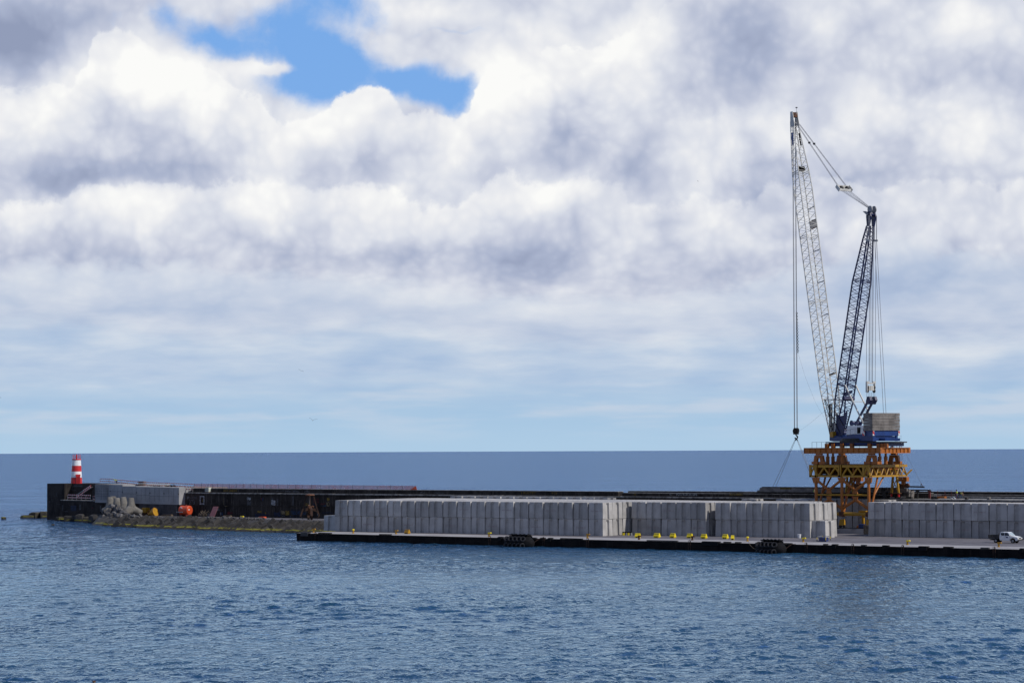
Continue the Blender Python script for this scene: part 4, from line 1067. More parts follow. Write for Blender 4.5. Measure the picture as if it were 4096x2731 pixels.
def panel(k0, k1, i, j, mat, nm, par=None, inset=0.0):
    q4 = [bc(k0, i), bc(k0, j), bc(k1, j), bc(k1, i)]; n_ = (q4[1] - q4[0]).cross(q4[3] - q4[0]).normalized() * .05
    c_ = sum(q4, Vector()) / 4; q4 = [c_ + (p - c_) * (1 - inset) for p in q4]
    return MB().prism(q4, n_).build(nm, mat, par or boom)
mt_, t_, b_, o_ = newmat('mesh_screen'); b_.inputs['Base Color'].default_value = (.22, .17, .15, 1)
tr_ = t_.add('ShaderNodeBsdfTransparent'); mx_ = t_.add('ShaderNodeMixShader'); mx_.inputs[0].default_value = .6
t_.l.new(tr_.outputs[0], mx_.inputs[1]); t_.l.new(b_.outputs[0], mx_.inputs[2]); t_.l.new(mx_.outputs[0], o_.inputs[0]); M['screen'] = mt_
kk = kf(918); panel(kf(919), kf(888), 2, 1, 'screen', 'screen')
b = MB(); b.tube(bc(kf(919), 1), bc(kf(919), 2), .10, 5); b.tube(bc(kf(888), 1), bc(kf(888), 2), .10, 5); b.build('screen_bar', 'rust', boom)
for yy in (837, 1009, 1135, 1266, 1394): b = MB(); b.tube(bc(kf(yy), 1), bc(kf(yy), 2), .10, 5); b.build('roller_bar', 'steelgrey', boom)
for yy in (1500,): b = MB(); b.tube(bc(kf(yy), 1), bc(kf(yy), 2), .22, 6); b.build('guide_roller', 'darksteel', boom)
b = MB(); b.tube(bc(kf(674), 0), bc(kf(674), 2), .12, 5); b.tube(bc(kf(686), 0), bc(kf(686), 2), .12, 5); b.build('guide_bar', 'black', boom)
for dk in (-.3, .5): MB().lathe((bc(kf(680), 0) + bc(kf(680), 2)) / 2 + Lv * dk, [(.12, 0), (.52, .03), (.52, .3), (.12, .33)], 14, Lv).build('guide_sheave', 'black', boom)
def strip(px0, y0, px1, y1, mat, w_=.5, t=-1.0):
    a, c = cp(px0, y0, t), cp(px1, y1, t); MB().bar(a, c, .05, w_, upv=Bv).build('name_board', mat, boom)
strip(3168, 531, 3172.5, 581, 'blue'); strip(3196, 531, 3204, 582, 'black', .4, .7)
# boom head
hd = MB()
for t_ in (-.62, .55):
    hd.prism([co(x, y, t_) for x, y in ((3171, 449), (3171, 514), (3179, 503), (3187, 508), (3187, 492), (3183, 470), (3180, 447))], Lv * .10)
hd.build('boom_head', 'boomwhite', boom)
b = MB(); b.prism([co(x, y, -.5) for x, y in ((3172, 450), (3172, 468), (3181, 468), (3181, 450))], Lv * 1.0); b.build('sheave_housing', 'rust', boom)
for t_ in (-.35, 0, .35): MB().lathe(co(3175, 462, t_), [(.1, 0), (.5, .02), (.5, .12), (.1, .14)], 14, Lv).build('head_sheave', 'darksteel', boom)
MB().tube(cp(3186, 458, 0), cp(3186, 431, 0), .04, 4).build('aerial', 'boomwhite', boom)
MB().lathe(cp(3186, 433, 0), [(.05, 0), (.22, .02), (.2, .18)], 8, Zv).build('wind_sensor', 'darksteel', boom)
# plates at the foot
for t_ in (-1.25, 1.1):
    b = MB(); b.prism([cp(x, y, t_) for x, y in ((3320, 1742), (3323, 1700), (3330, 1690), (3345, 1693), (3338, 1742))], Lv * .12); b.build('boom_foot', 'boomwhite', boom)
b = MB(); b.tube(bc(kf(1697), 1), bc(kf(1697), 2), .30, 6); b.build('foot_beam', 'boomwhite', boom)
# mast
PM0, PM1 = cp(3356, 1738), cp(3480, 905)
km = lambda y: (1738 - y) / (1738 - 905)
ch, brc, mc = lattice(PM0, PM1, [(0, 2.3, .4), (km(1600), 2.45, 2.35), (km(1130), 2.45, 2.4), (km(960), 1.5, 1.2), (1, .9, .8)], 27, .15, .06)
mast = ch.build('mast', 'navy', C); brc.build('lacing', 'navy', mast)
for yy in (1541, 1518, 1465, 1400, 1316, 1125):
    b = MB()
    for dk in (0, .007):
        for i in range(4): b.tube(mc(km(yy) + dk, i), mc(km(yy) + dk, (i + 1) % 4), .08, 4)
    b.build('joint_frame', 'navy', mast)
for t_ in (-1.3, 1.15):
    b = MB(); b.prism([cp(x, y, t_) for x, y in ((3341, 1742), (3346, 1655), (3358, 1664), (3375, 1660), (3388, 1640), (3383, 1690), (3370, 1740))], Lv * .18); b.build('foot_plate', 'navy', mast)
b = MB(); b.tube(mc(km(1586), 0), mc(km(1586), 1), .45, 6); b.build('cross_beam', 'navy', mast)
b = MB(); b.prism([cp(x, y, -1.2) for x, y in ((3376, 1570), (3376, 1582), (3392, 1582), (3408, 1568), (3408, 1560))], Lv * .12); b.build('platform_plate', 'navy', mast)
for t_ in (-.72, .47):
    b = MB(); b.prism([co(x, y, t_) for x, y in ((3479, 906), (3476, 864), (3482, 846), (3490, 846), (3495, 866), (3487, 906))], Lv * .25); b.build('mast_head', 'navy', mast)
MB().tube(co(3485, 857, -.72), co(3485, 857, .72), .42, 10).build('head_cross_tube', 'navy', mast)
for t_ in (-.58, .38): MB().lathe(co(3488, 838, t_), [(.15, 0), (.66, .03), (.66, .2), (.15, .23)], 18, Lv).build('mast_sheave', 'steelgrey', mast)
b = MB(); b.prism([cp(x, y, -.9) for x, y in ((3450, 845), (3468, 862), (3473, 856), (3460, 845))], Lv * .3); b.build('head_bracket', 'steelgrey', mast)
# pendants and ropes
rope = MB()
eq = [co(3358, 752, -.9), co(3396, 758, 1.3)]
for t_, px, py in ((-1.0, 3196, 493), (1.0, 3196, 497)):
    for dq in (-.12, .12):
        rope.tube(co(3191, py, t_ * .38) + Bv * dq, co(3369, 745, t_) + Bv * dq, .04, 5)
    MB().box(co(3191, py, t_ * .38).lerp(co(3369, 745, t_), .32), (.35, .35, .35)).build('pendant_link', 'darksteel', C)
rope.build('boom_pendant', 'cable', C)
b = MB(); b.bar(co(3372, 748, -1.5), co(3372, 748, 1.5), .25, .6); b.bar(co(3381, 760, -1.5), co(3381, 760, 1.5), .25, .5)
for t_ in (-1.5, 1.5): b.bar(co(3370, 745, t_), co(3383, 762, t_), .12, .7)
b.build('equalizer_frame', 'boomwhite', C)
for t_ in (-.9, .45): MB().lathe(co(3377, 754, t_), [(.1, 0), (.45, .02), (.45, .42), (.1, .44)], 12, Lv).build('equalizer_sheave', 'darksteel', C)
rope = MB()
for t_ in (-1.1, -.7, -.3, .3, .7, 1.1): rope.tube(co(3381, 762, t_), co(3488, 840 + t_ * 4, t_ * .6), .03, 4)
rope.build('luffing_rope', 'cable', C)
rope = MB()
for t_ in (-.9, .9):
    for dq in (-1, 1): rope.tube(co(3487 + dq * 4, 862, t_), co(3487 + dq * 4, 962, t_), .075, 5)
rope.build('back_link', 'steelgrey', C)
for t_ in (-.9, .9): b = MB(); b.bar(co(3479, 962, t_), co(3496, 962, t_), .12, .35); b.build('link_plate', 'boomwhite', C)
rope = MB()
for t_ in (-1.05, -.35, .35, 1.05):
    rope.tube(co(3487, 962, t_ * .95), co(3483, 1527, t_), .04, 5)
    rope.tube(co(3486, 860, t_ * .5), co(3483, 1535, t_ * .45), .022, 4)
rope.build('back_stay', 'cable', C)
rope = MB()
for t_ in (.7, 1.3): rope.tube(co(3489, 962, t_ * .8), co(3522, 1652, t_), .04, 5)
rope.build('counterweight_stay', 'cable', C)
b = MB()
for t_ in (-1.05, .45): b.bar(co(3483, 1528, t_), co(3483, 1528, t_ + .6), .35, .3)
for t_ in (-.95, .85): b.bar(co(3483, 1531, t_), co(3483, 1569, t_), .14, .5, upv=Bv)
b.bar(co(3483, 1533, -.9), co(3483, 1533, .9), .3, .25); b.bar(co(3483, 1552, -.6), co(3483, 1552, .6), .45, .9, upv=Zv)
b.build('stay_block', 'boomwhite', C)
for t_ in (-.9, .65):
    for yy in (1549, 1563): MB().lathe(co(3483, yy, t_), [(.1, 0), (.36, .02), (.36, .22), (.1, .24)], 12, Lv).build('block_sheave', 'darksteel', C)
rope = MB()
for t_ in (-.95, -.6, -.2, .2, .6, .95): rope.tube(co(3483, 1569, t_), co(3483, 1600, t_), .03, 4)
rope.build('block_rope', 'cable', C)
# a-frame carrying the stay blocks
for t_, nm in ((-.6, 1), (.6, 2)):
    MB().bar(co(3431, 1700, t_), co(3478, 1612, t_), .22, .42).build('a_frame_strut', 'navy', C)
    b = MB(); b.prism([co(x, y, t_ - .25) for x, y in ((3478, 1603), (3482, 1586), (3492, 1585), (3496, 1600), (3488, 1617), (3478, 1615))], Lv * .5); b.build('a_frame_head', 'navy', C)
b = MB()
for k in range(5):
    p = co(3431, 1700, -.6).lerp(co(3478, 1612, -.6), .15 + k * .17); p2 = co(3431, 1700, .6).lerp(co(3478, 1612, .6), .15 + k * .17); b.tube(p, p2, .06, 4)
b.build('a_frame_rungs', 'navy', C)
for t_ in (-1.25, 1.25):
    MB().tube(co(3401, 1538, t_), co(3474, 1692, t_), .15, 8).build('mast_strut', 'boomwhite', C)
MB().tube(co(3437, 1606, -1.25), co(3437, 1606, 1.25), .06, 6).build('strut_tie', 'boomwhite', C)
for x0, y0, x1, y1 in ((3322, 1600, 3355, 1720), (3325, 1600, 3383, 1735), (3372, 1660, 3396, 1700)):
    MB().tube(co(x0, y0, -1.4), co(x1, y1, -1.4), .07, 6).build('stop_tube', 'darksteel', C)
MB().tube(co(3321, 1598, -1.5), co(3362, 1598, .9), .1, 6).build('stop_bar', 'boomwhite', C)
# upright ladder frame at the nose
b = MB()
for px in (3318.5, 3328): b.tube(cp(px, 1735, -2.0), cp(px, 1616, -2.0), .09, 6)
for yy in (1616, 1660, 1704): b.tube(cp(3318.5, yy, -2.0), cp(3328, yy, -2.0), .09, 6)
b.build('nose_frame', 'black', C)
MB().bar(cp(3323, 1730, -1.8), cp(3323, 1618, -1.8), .1, .35, upv=Bv).build('nose_ladder', 'boomwhite', C)
MB().prism([cp(x, y, -2.1) for x, y in ((3318, 1748), (3318, 1728), (3330, 1726), (3332, 1748))], Lv * .8).build('nose_box', 'yellow', C)
MB().path([cp(3322, 1740, -1.9), cp(3325, 1726, -1.9), cp(3330, 1742, -1.9)], .05, 4).build('hose', 'black', C)
# hoist rope, block and hook, hanging plumb below the boom tip
TIP = cp(3175, 470)
dT = (TIP - CAM).dot(fw)
hpnt = lambda px, py: pd(px, py, dT)
rope = MB()
for x0, x1 in ((3170, 3177), (3173, 3179), (3180, 3187.5), (3182, 3190)): rope.tube(hpnt(x0, 475), hpnt(x1, 1714), .045, 5)
rope.build('hoist_rope', 'cable', C)
hb_ = MB(); hb_.prism([hpnt(x, y) - r0 * 0 - Vector((0, .35, 0)) for x, y in ((3177, 1714), (3180, 1711), (3189, 1711), (3193, 1715), (3194, 1722), (3191, 1737), (3177, 1737), (3174, 1722))], (0, .7, 0)); hook_block = hb_.build('hook_block', 'black', C)
hk = MB(); hk.tube(hpnt(3184, 1737), hpnt(3184, 1741), .12, 8)
pts = [hpnt(3185 + 5.2 * math.cos(a), 1748 + 6.5 * math.sin(a)) for a in [(-1.7 + i * .42) for i in range(12)]]
hk.path(pts, .14, 8); hk.build('hook', 'black', hook_block)
b = MB()
for i in range(26):
    p = hpnt(3187 + 5 * i / 26, 1253 + 162 * i / 26); b.torus(p, r0 if i % 2 else fw, .16, .05, 8, 4)
b.build('hoist_chain', 'darksteel', C)
MB().path([hpnt(3193, 1415), hpnt(3222, 1510), hpnt(3262, 1610), cp(3317, 1705, -1)], .012, 4).build('trip_line', 'cable', C)
MB().path([hpnt(3193, 1727), hpnt(3240, 1693), hpnt(3300, 1642)], .012, 4).build('tag_line', 'cable', C)
print('tip', TIP, 'boom len', Lb)
# ---------------------------------------------------------------- what the crane holds
BVV = 407.2
hb0, hb1 = pv(3034, 1966, BVV), pv(3655, 1966, BVV)
zb0, zb1 = WTOP + .12, pv(3200, 1947, BVV).z
BM = thing('launching_beam', 'long stained concrete beam with a dark steel top lying on the breakwater wall', 'beam', (hb0.x + 8, BVV, zb0))
xs0, xs1 = hb0.x, gx(3641, 1966, BVV)
b = MB(); b.ab(xs0, xs1, BVV - .5, BVV + .5, zb0, zb0 + .34); b.ab(xs0 + .5, xs1 - .5, BVV - .42, BVV + .42, zb0 + .342, zb1 - .15); b.build('concrete_beam', 'counter', BM)
b = MB(); b.ab(xs0 + 1.0, xs1 - 1.0, BVV - .48, BVV + .48, zb1 - .148, zb1 + .02); b.build('steel_cap', 'darksteel', BM)
b = MB(); p0_, p1_ = pv(3120, 1950, BVV - .44), pv(3165, 1956, BVV - .44); b.ab(p0_.x, p1_.x, BVV - .44, BVV - .425, p1_.z, p0_.z); b.build('yellow_stain', 'pyellow', BM)
b = MB(); b.ab(pv(3034, 1966, BVV).x + .2, xs1, BVV - 1.1, BVV + .9, WTOP + .04, zb0 - .005); b.build('bearing_strip', 'black', BM)
SL = thing('lifting_sling', 'pair of double wire rope slings spread from the crane hook to the beam', 'sling', hpnt(3185, 1756))
for x0, x1, xm in ((3179, 3090, 1), (3182, 3102, 1), (3188, 3262, 1), (3191, 3270, 1)):
    MB().tube(hpnt(x0, 1760), pv(x1, 1949, BVV - .5), .035, 5).build('sling_leg', 'cable', SL)
for x0 in (3180, 3190): MB().tube(hpnt(3185, 1754), hpnt(x0, 1762), .11, 6).build('shackle', 'black', SL)
# ================================================================ things on the head and the yard
# lighthouse
lz = HT + .02
lc = ppl(306, 1933, BEND - N2 * 4, N2); LH = Vector((lc.x, lc.y, lz))
dl = (LH - CAM).dot(fw); sc = dl / F_PX            # metres per source pixel there
LHt = thing('lighthouse', 'small tapered lighthouse tower with red and white bands and a red door', 'lighthouse', LH)
rb_ = 22.5 * sc; rtp = 17.0 * sc; hT = (1933 - 1839) * sc; n8 = 24
ys_ = [0, (1933 - 1909) * sc, (1933 - 1885) * sc, (1933 - 1862) * sc, hT]
ra = lambda h: rb_ + (rtp - rb_) * h / hT
for i, mt_ in enumerate(('red', 'white', 'red', 'white')):
    h0, h1 = ys_[i], ys_[i + 1]; MB().lathe(LH + Vector((0, 0, h0)), [(ra(h0) + (.01 if mt_ == 'red' else 0), 0.001), (ra(h1) + (.01 if mt_ == 'red' else 0), h1 - h0)], n8).build('tower_band', mt_, LHt)
MB().lathe(LH + Vector((0, 0, hT + .002)), [(18.5 * sc, 0), (18.5 * sc, .16), (17.6 * sc, .17), (17.6 * sc, .24)], n8).build('gallery', 'red', LHt)
b = MB()
for i in range(10):
    a = i / 10 * 2 * math.pi; p = LH + Vector((math.cos(a) * 15 * sc, math.sin(a) * 15 * sc, hT + .24)); b.tube(p, p + Vector((0, 0, 1.08)), .035, 4)
for h in (.55, 1.08):
    q_ = [LH + Vector((math.cos(a / 20 * 2 * math.pi) * 15 * sc, math.sin(a / 20 * 2 * math.pi) * 15 * sc, hT + .24 + h)) for a in range(21)]; b.path(q_, .03, 4)
b.build('railing', 'red', LHt)
MB().lathe(LH + Vector((0, 0, hT + .241)), [(.20, 0), (.20, .95), (.13, 1.0), (.13, 1.18)], 12).build('lantern', 'red', LHt)
dirn = (CAM - LH); dirn.z = 0; dirn.normalize(); sdn = Vector((-dirn.y, dirn.x, 0)); sdn = sdn if sdn.dot(r0) > 0 else -sdn
dr = LH + sdn * (6 * sc)
b = MB(); p = dr + dirn * (ra(1) * .93)
b.prism([p - sdn * .52, p + sdn * .52, p + sdn * .52 + Vector((0, 0, 1.75)), p + sdn * .60 + Vector((0, 0, 2.0)), p + sdn * .60 + Vector((0, 0, 2.3)), p - sdn * .60 + Vector((0, 0, 2.3)), p - sdn * .60 + Vector((0, 0, 2.0)), p - sdn * .52 + Vector((0, 0, 1.75))], -dirn * -.25)
door = b.build('door', 'red', LHt)
b = MB()
for x in (-.45, -.15, .15, .45): b.bar(p + dirn * .27 + sdn * x + Zv * .1, p + dirn * .27 + sdn * x + Zv * 1.7, .05, .04)
for z in (.5, 1.0, 1.5): b.bar(p + dirn * .28 - sdn * .5 + Zv * z, p + dirn * .28 + sdn * .5 + Zv * z, .04, .05)
b.build('door_grille', 'darkred', door)

# people -------------------------------------------------------------
def person(name_label, loc, face, bend=0.0, vest='hivis', legs='jeans', arms='down', h=1.75, stride=.1, hairm='hair'):
    """one skinned body plus clothing shells; loc is between the feet, face a heading"""
    P = thing('person', name_label, 'person', loc)
    k = h / 1.75; cs, sn = math.cos(face), math.sin(face)
    def W(x, y, z): return Vector((x * cs - y * sn, x * sn + y * cs, z)) * k
    hip = W(0, 0, .92); tb = R(bend)
    def T(d, y, f=0.0): return W(math.sin(tb) * d + math.cos(tb) * f, y, .92 + math.cos(tb) * d - math.sin(tb) * f)
    V, E, Rr = [], [], []
    def v(p, r, par=None):
        V.append(p); Rr.append(r * k); i = len(V) - 1
        if par is not None: E.append((par, i))
        return i
    a = v(hip, .15); c1 = v(T(.25, 0), .145, a); c2 = v(T(.46, 0), .15, c1); nk = v(T(.57, 0), .06, c2); hd = v(T(.66, 0, .02), .09, nk); v(T(.78, 0, .02), .085, hd)
    lower = []
    for s_ in (-1, 1):
        j = v(W(.0, s_ * .10, .86), .10, a); kn = v(W(.04 + s_ * stride, s_ * .11, .48), .065, j); an = v(W(s_ * stride * 1.4, s_ * .12, .09), .042, kn); v(W(.13 + s_ * stride * 1.4, s_ * .13, .04), .035, an)
        sh = v(T(.48, s_ * .19), .06, c2)
        if arms == 'down': el = v(T(.22, s_ * .25), .042, sh); wr = v(T(-.02, s_ * .24, .08), .03, el); v(T(-.12, s_ * .24, .10), .035, wr)
        elif arms == 'fold': el = v(T(.22, s_ * .25, .03), .042, sh); wr = v(T(.25, s_ * .06, .24), .03, el); v(T(.28, -s_ * .03, .24), .033, wr)
        else: el = v(T(.40, s_ * .22, .26), .042, sh); wr = v(T(.42, s_ * .16, .48), .03, el); v(T(.42, s_ * .14, .57), .035, wr)
    def skin(nm, V, E, Rr, mat):
        me = bpy.data.meshes.new(nm); me.from_pydata(V, E, []); ob = bpy.data.objects.new(nm, me); COL.objects.link(ob)
        md = ob.modifiers.new('skin', 'SKIN'); ob.modifiers.new('sub', 'SUBSURF').levels = 1
        for i, r_ in enumerate(Rr): me.skin_vertices[0].data[i].radius = (r_, r_)
        me.skin_vertices[0].data[0].use_root = True
        dg = bpy.context.evaluated_depsgraph_get(); m2 = bpy.data.meshes.new_from_object(ob.evaluated_get(dg))
        bpy.data.objects.remove(ob); bpy.data.meshes.remove(me)
        for f in m2.polygons: f.use_smooth = True
        m2.name = nm; m2.materials.append(M[mat]); o2 = bpy.data.objects.new(nm, m2); COL.objects.link(o2); o2.parent = P; return o2
    skin('body', V, E, Rr, 'skin')
    tv = [hip + Zv * .02, T(.25, 0), T(.45, 0)]; tr = [.175 * k, .172 * k, .185 * k]; te = [(0, 1), (1, 2)]
    for s_ in (-1, 1): tv.append(T(.48, s_ * .17)); tr.append(.09 * k); te.append((2, len(tv) - 1))
    skin('vest', tv, te, tr, vest)
    lv = [W(0, 0, .93)]; lr = [.165 * k]; le = []
    for s_ in (-1, 1):
        n0 = len(lv); lv += [W(0, s_ * .10, .84), W(.04 + s_ * stride, s_ * .11, .48), W(s_ * stride * 1.4, s_ * .12, .12)]; lr += [.118 * k, .085 * k, .07 * k]; le += [(0, n0), (n0, n0 + 1), (n0 + 1, n0 + 2)]
    skin('trousers', lv, le, lr, legs)
    hp_ = T(.76, 0, .0); MB().lathe(Vector(loc) + hp_, [(.11, -.03), (.118, .03), (.10, .09), (.04, .125)], 10).build('hair', hairm, P)
    # face: eyes, nose and mouth small but present
    fc = MB()
    for s_ in (-1, 1): fc.box(Vector(loc) + T(.70, s_ * .035, .105), (.02, .02, .02))
    fc.box(Vector(loc) + T(.63, 0, .105), (.02, .05, .012)); fc.build('face_features', 'hair', P)
    return P
hcam = math.atan2(-rt.y, -rt.x)
pl_ = ppl(467, 1936, BEND - N2 * 3, N2); pl_.z = zt(460, 1937.5) + .01
person('worker bending forward in a lime vest on the breakwater head by the striped barrier', pl_, hcam, bend=70, arms='fwd', legs='darkcloth', h=1.6, hairm='hivis')
wy_ = WV + 1.2
wp1 = pv(3826, 1994, wy_); wp1.z = LEDGE + .03
person('upright dark haired worker in an open lime vest standing on the rail platform', wp1, hcam + 2.3, bend=3, arms='fold')
wp2 = pv(3841, 1994, wy_ + .3); wp2.z = LEDGE + .03
person('worker bowed forward in a bright lime jacket beside his upright colleague', wp2, hcam + 2.5, bend=52, arms='fwd', stride=.14)
wp3 = pv(3258, 1968, 404.6); wp3.z = LEDGE + .03
wp3 = Vector((pv(3258, 1968, WV + .5).x, WV + .5, LEDGE + .03))
person('worker in a lime vest half hidden behind the left crane leg', wp3, hcam + 3.0, bend=0, arms='down', legs='darkcloth', h=1.85)

# barriers and net on top of the wall ---------------------------------
zb_ = lambda px, y_: ppl(px, y_, BEND - N2 * 3.0, N2)
rail('safety_barrier', 'long red and white striped double rail along the top of the new concrete wall',
     [Vector((*zb_(400, 1930).xy, zb_(400, 1930).z)), zb_(437, 1930), zb_(560, 1943), zb_(776, 1952)], 1.0, (.35, .95), 3.0, bh=.2)
rail('safety_barrier', 'two short striped boards at the corner where the old ledge begins', [pv(739, 1964, WV + .3), pv(771, 1965.5, WV + .3)], 1.2, (.5, 1.1), 1.6)
NV = WV + 2.2
netp = [(776, 1933.5, 1953), (1000, 1935, 1953.5), (1300, 1939, 1956.5), (1500, 1940.5, 1958.5), (1664, 1942, 1960)]
NT_ = thing('safety_net_fence', 'long translucent orange plastic net fence on thin stakes along the wall top', 'net fence', pv(1200, 1956, NV))
b = MB(); ln = len(netp)
vs = []
for px, y0, y1 in netp:
    lo_ = pv(px, y1, NV); hi_ = pv(px, y0, NV); lo_.z = WTOP + .02; vs += [lo_, hi_]
b.add(vs, [(2 * i, 2 * i + 2, 2 * i + 3, 2 * i + 1) for i in range(ln - 1)]); b.build('net', 'net', NT_)
posts = [776, 806, 832, 850, 870, 891, 917, 945, 973, 1001, 1027, 1055, 1084, 1115, 1151, 1183, 1209, 1246, 1281, 1316, 1364, 1410, 1455, 1509, 1561, 1609, 1664]
for px in posts:
    for (a0, h0, g0), (a1, h1, g1) in zip(netp[:-1], netp[1:]):
        if a0 <= px <= a1:
            k = (px - a0) / max(1, a1 - a0); p = pv(px, h0 + (h1 - h0) * k, NV - .05); MB().tube((p.x, NV - .05, WTOP + .02), (p.x, NV - .05, p.z + .1), .035, 4).build('stake', 'darksteel', NT_)
b = MB(); vs = [pv(1640, 1958, NV - .1), pv(1652, 1950, NV - .3), pv(1664, 1943, NV - .1), pv(1668, 1959, NV - .4), pv(1652, 1960, NV - .35)]
b.prism(vs, (0, .03, 0)); b.build('gathered_end', 'tankred', NT_)
# timber stack and debris on the head wall top
tt = zb_(568, 1945); b = MB()
TS_ = thing('timber_stack', 'dark stack of formwork timber on top of the pale wall', 'timber', tt)
for i in range(6):
    p = tt + Vector((0, 0, .1 + .22 * i)); b = MB(); b.box(p, (2.3 - .2 * (i % 2), .9, .14), Matrix.Rotation(R(-14 + (i % 3) * 3), 3, 'Z')); b.build('board', 'darkred' if i % 3 == 1 else 'wood', TS_)
for j, (px, w_, h_) in enumerate(((600, 3.0, .35), (640, 3.4, .3), (675, 1.6, .45), (693, 2.2, .6))):
    p = zb_(px, 1948.5); b = MB(); rk = random.Random(j)
    for i in range(7): b.box(p + Vector((rk.uniform(-w_ / 2, w_ / 2), rk.uniform(-.3, .3), rk.uniform(.02, h_))), (rk.uniform(.6, 1.6), .3, .12), Euler((rk.uniform(-.3, .3), rk.uniform(-.4, .4), rk.uniform(-1, 1))).to_matrix())
    tag(b.build('timber_pile', 'darksteel' if j % 2 else 'wood', origin=p), ['low pile of dark boards just right of the timber stack', 'spread pile of dark boards in the middle of the wall top', 'small heap of boards left of the wall corner', 'taller heap of boards nearest the old ledge'][j], 'timber', 'board piles on the pale wall')
# pale liquid container on the ledge
ib = pv(829, 1968, WV + .35); ib.z = LEDGE + .04
IB = thing('liquid_container', 'pale caged plastic liquid tank standing on the wall ledge', 'container', ib)
b = MB(); b.box(ib + Vector((0, .35, .62)), (1.15, 1.0, 1.0)); b.build('tank', 'tank', IB, bevel=.06)
b = MB()
for i in range(6):
    x = ib.x - .6 + 1.2 * i / 5; b.tube((x, ib.y - .18, ib.z + .12), (x, ib.y - .18, ib.z + 1.16), .03, 4)
for i in range(4): b.tube((ib.x - .6, ib.y - .18, ib.z + .15 + i * .33), (ib.x + .6, ib.y - .18, ib.z + .15 + i * .33), .03, 4)
b.build('cage', 'steelgrey', IB); b = MB(); b.box(ib + Vector((0, .35, .06)), (1.25, 1.1, .11)); b.build('pallet', 'wood', IB)

# ---------------------------------------------------------------- tetrapods
def tetra_mesh():
    b = MB(); hgt = 2.35; c = Vector((0, 0, 0)); dirs = [Vector((0, 0, 1))]
    for i in range(3):
        a = R(120 * i); dirs.append(Vector((math.cos(a) * .943, math.sin(a) * .943, -.333)))
    bm = bmesh.new()
    for d in dirs:
        b.lathe(c, [(1.02, -.15), (.98, .45), (.80, 1.1), (.60, hgt - .12), (.48, hgt)], 14, d)
    b.lathe(c, [(.3, -.95), (.85, -.62), (1.08, 0), (.85, .62), (.3, .95)], 14)
    return b
tb_ = tetra_mesh(); tproto = None
tdat = [(441, 1987, 2048, 20, 0), (452, 1984, 2045, 75, 2.6), (468, 1990, 2046, -25, .2), (495, 1987, 2050, 50, 1.6), (524, 1990, 2054, 5, -.4)]
tlab = ['leftmost tetrapod of the cluster below the walkway', 'tetrapod mostly hidden behind the leftmost one', 'tetrapod in the middle of the cluster behind the rubble heap',
        'tetrapod at the back of the cluster nearest the pale wall', 'rightmost tetrapod with one leg stretched towards the yellow bin']
for i, (px, yt, yb, rz, back) in enumerate(tdat):
    p = hb(px, yb, 7.0 - back); z0 = p.z; zt_ = hb(px, yt, 7.0 - back).z
    k = 4.05 / 3.5
    if tproto is None:
        tproto = tb_.build('tetrapod', 'tetra', smooth=True); o = tproto
    else: o = tproto.copy(); COL.objects.link(o)
    o.location = (p.x, p.y, zt_ - 2.35 * k); o.scale = (k, k, k); o.rotation_euler = (R(random.uniform(-4, 4)), R(random.uniform(-4, 4)), R(rz + 37))
    tag(o, tlab[i], 'tetrapod', 'tetrapods at the foot of the head')
# ---------------------------------------------------------------- armour cubes on the slope
def cube_mesh(k):
    b = MB(); rk = random.Random(k); hw = 1.0
    pts = []
    for z, w_ in ((-1, 1.0), (-.9, 1.06), (.9, 1.02), (1, .96)):
        for j in range(4):
            c, s_ = math.cos(j * math.pi / 2), math.sin(j * math.pi / 2)
            for x, y in ((-w_, -w_), (-.3, -w_), (-.22, -w_ + .14), (.22, -w_ + .14), (.3, -w_)):
                pts.append(Vector((x * c - y * s_, x * s_ + y * c, z)) + Vector((rk.uniform(-.05, .05), rk.uniform(-.05, .05), rk.uniform(-.03, .03))))
    b.v = pts
    for j in range(3):
        for i in range(20): b.f.append((j * 20 + i, j * 20 + (i + 1) % 20, j * 20 + 20 + (i + 1) % 20, j * 20 + 20 + i))
    b.f += [tuple(range(19, -1, -1)), tuple(range(60, 80))]
    return b
cmesh = []
for k in range(4):
    o = cube_mesh(k).build('armour_block', 'armour'); cmesh.append(o.data); bpy.data.objects.remove(o)
def rock_mesh(k, sub=1):
    bm = bmesh.new(); bmesh.ops.create_icosphere(bm, subdivisions=2, radius=1.0); rk = random.Random(k)
    import mathutils
    for v in bm.verts:
        n_ = mathutils.noise.noise(v.co * 1.3 + Vector((k * 7.1, 0, 0))); n2 = mathutils.noise.noise(v.co * 3.1 + Vector((0, k * 3.3, 0)))
        v.co *= 1 + .38 * n_ + .14 * n2
        for ax_ in range(3):
            if abs(v.co[ax_]) > .62: v.co[ax_] *= .62 / abs(v.co[ax_]) * rk.uniform(.97, 1.03)
    me = bpy.data.meshes.new('boulder'); bm.to_mesh(me); bm.free(); me.materials.append(M['rock']); return me
rmesh = [rock_mesh(k) for k in range(6)]
def toe_at(x):      # slope foot and top as plan distances for a world x
    for (a, c), (a2, c2) in zip(list(zip(toe, tp))[:-1], list(zip(toe, tp))[1:]):
        if a2[0] <= x <= a[0]:
            k = (x - a[0]) / (a2[0] - a[0]); return a[1] + (a2[1] - a[1]) * k, c[1] + (c2[1] - c[1]) * k
    return (toe[-1][1], tp[-1][1]) if x < toe[-1][0] else (toe[0][1], tp[0][1])
rk = random.Random(21); ncol = 38; XA, XB = QL - 1.3, pz(500, 2100, WZ).x
ROWN = ['waterline row', 'second row up', 'third row up', 'top row']
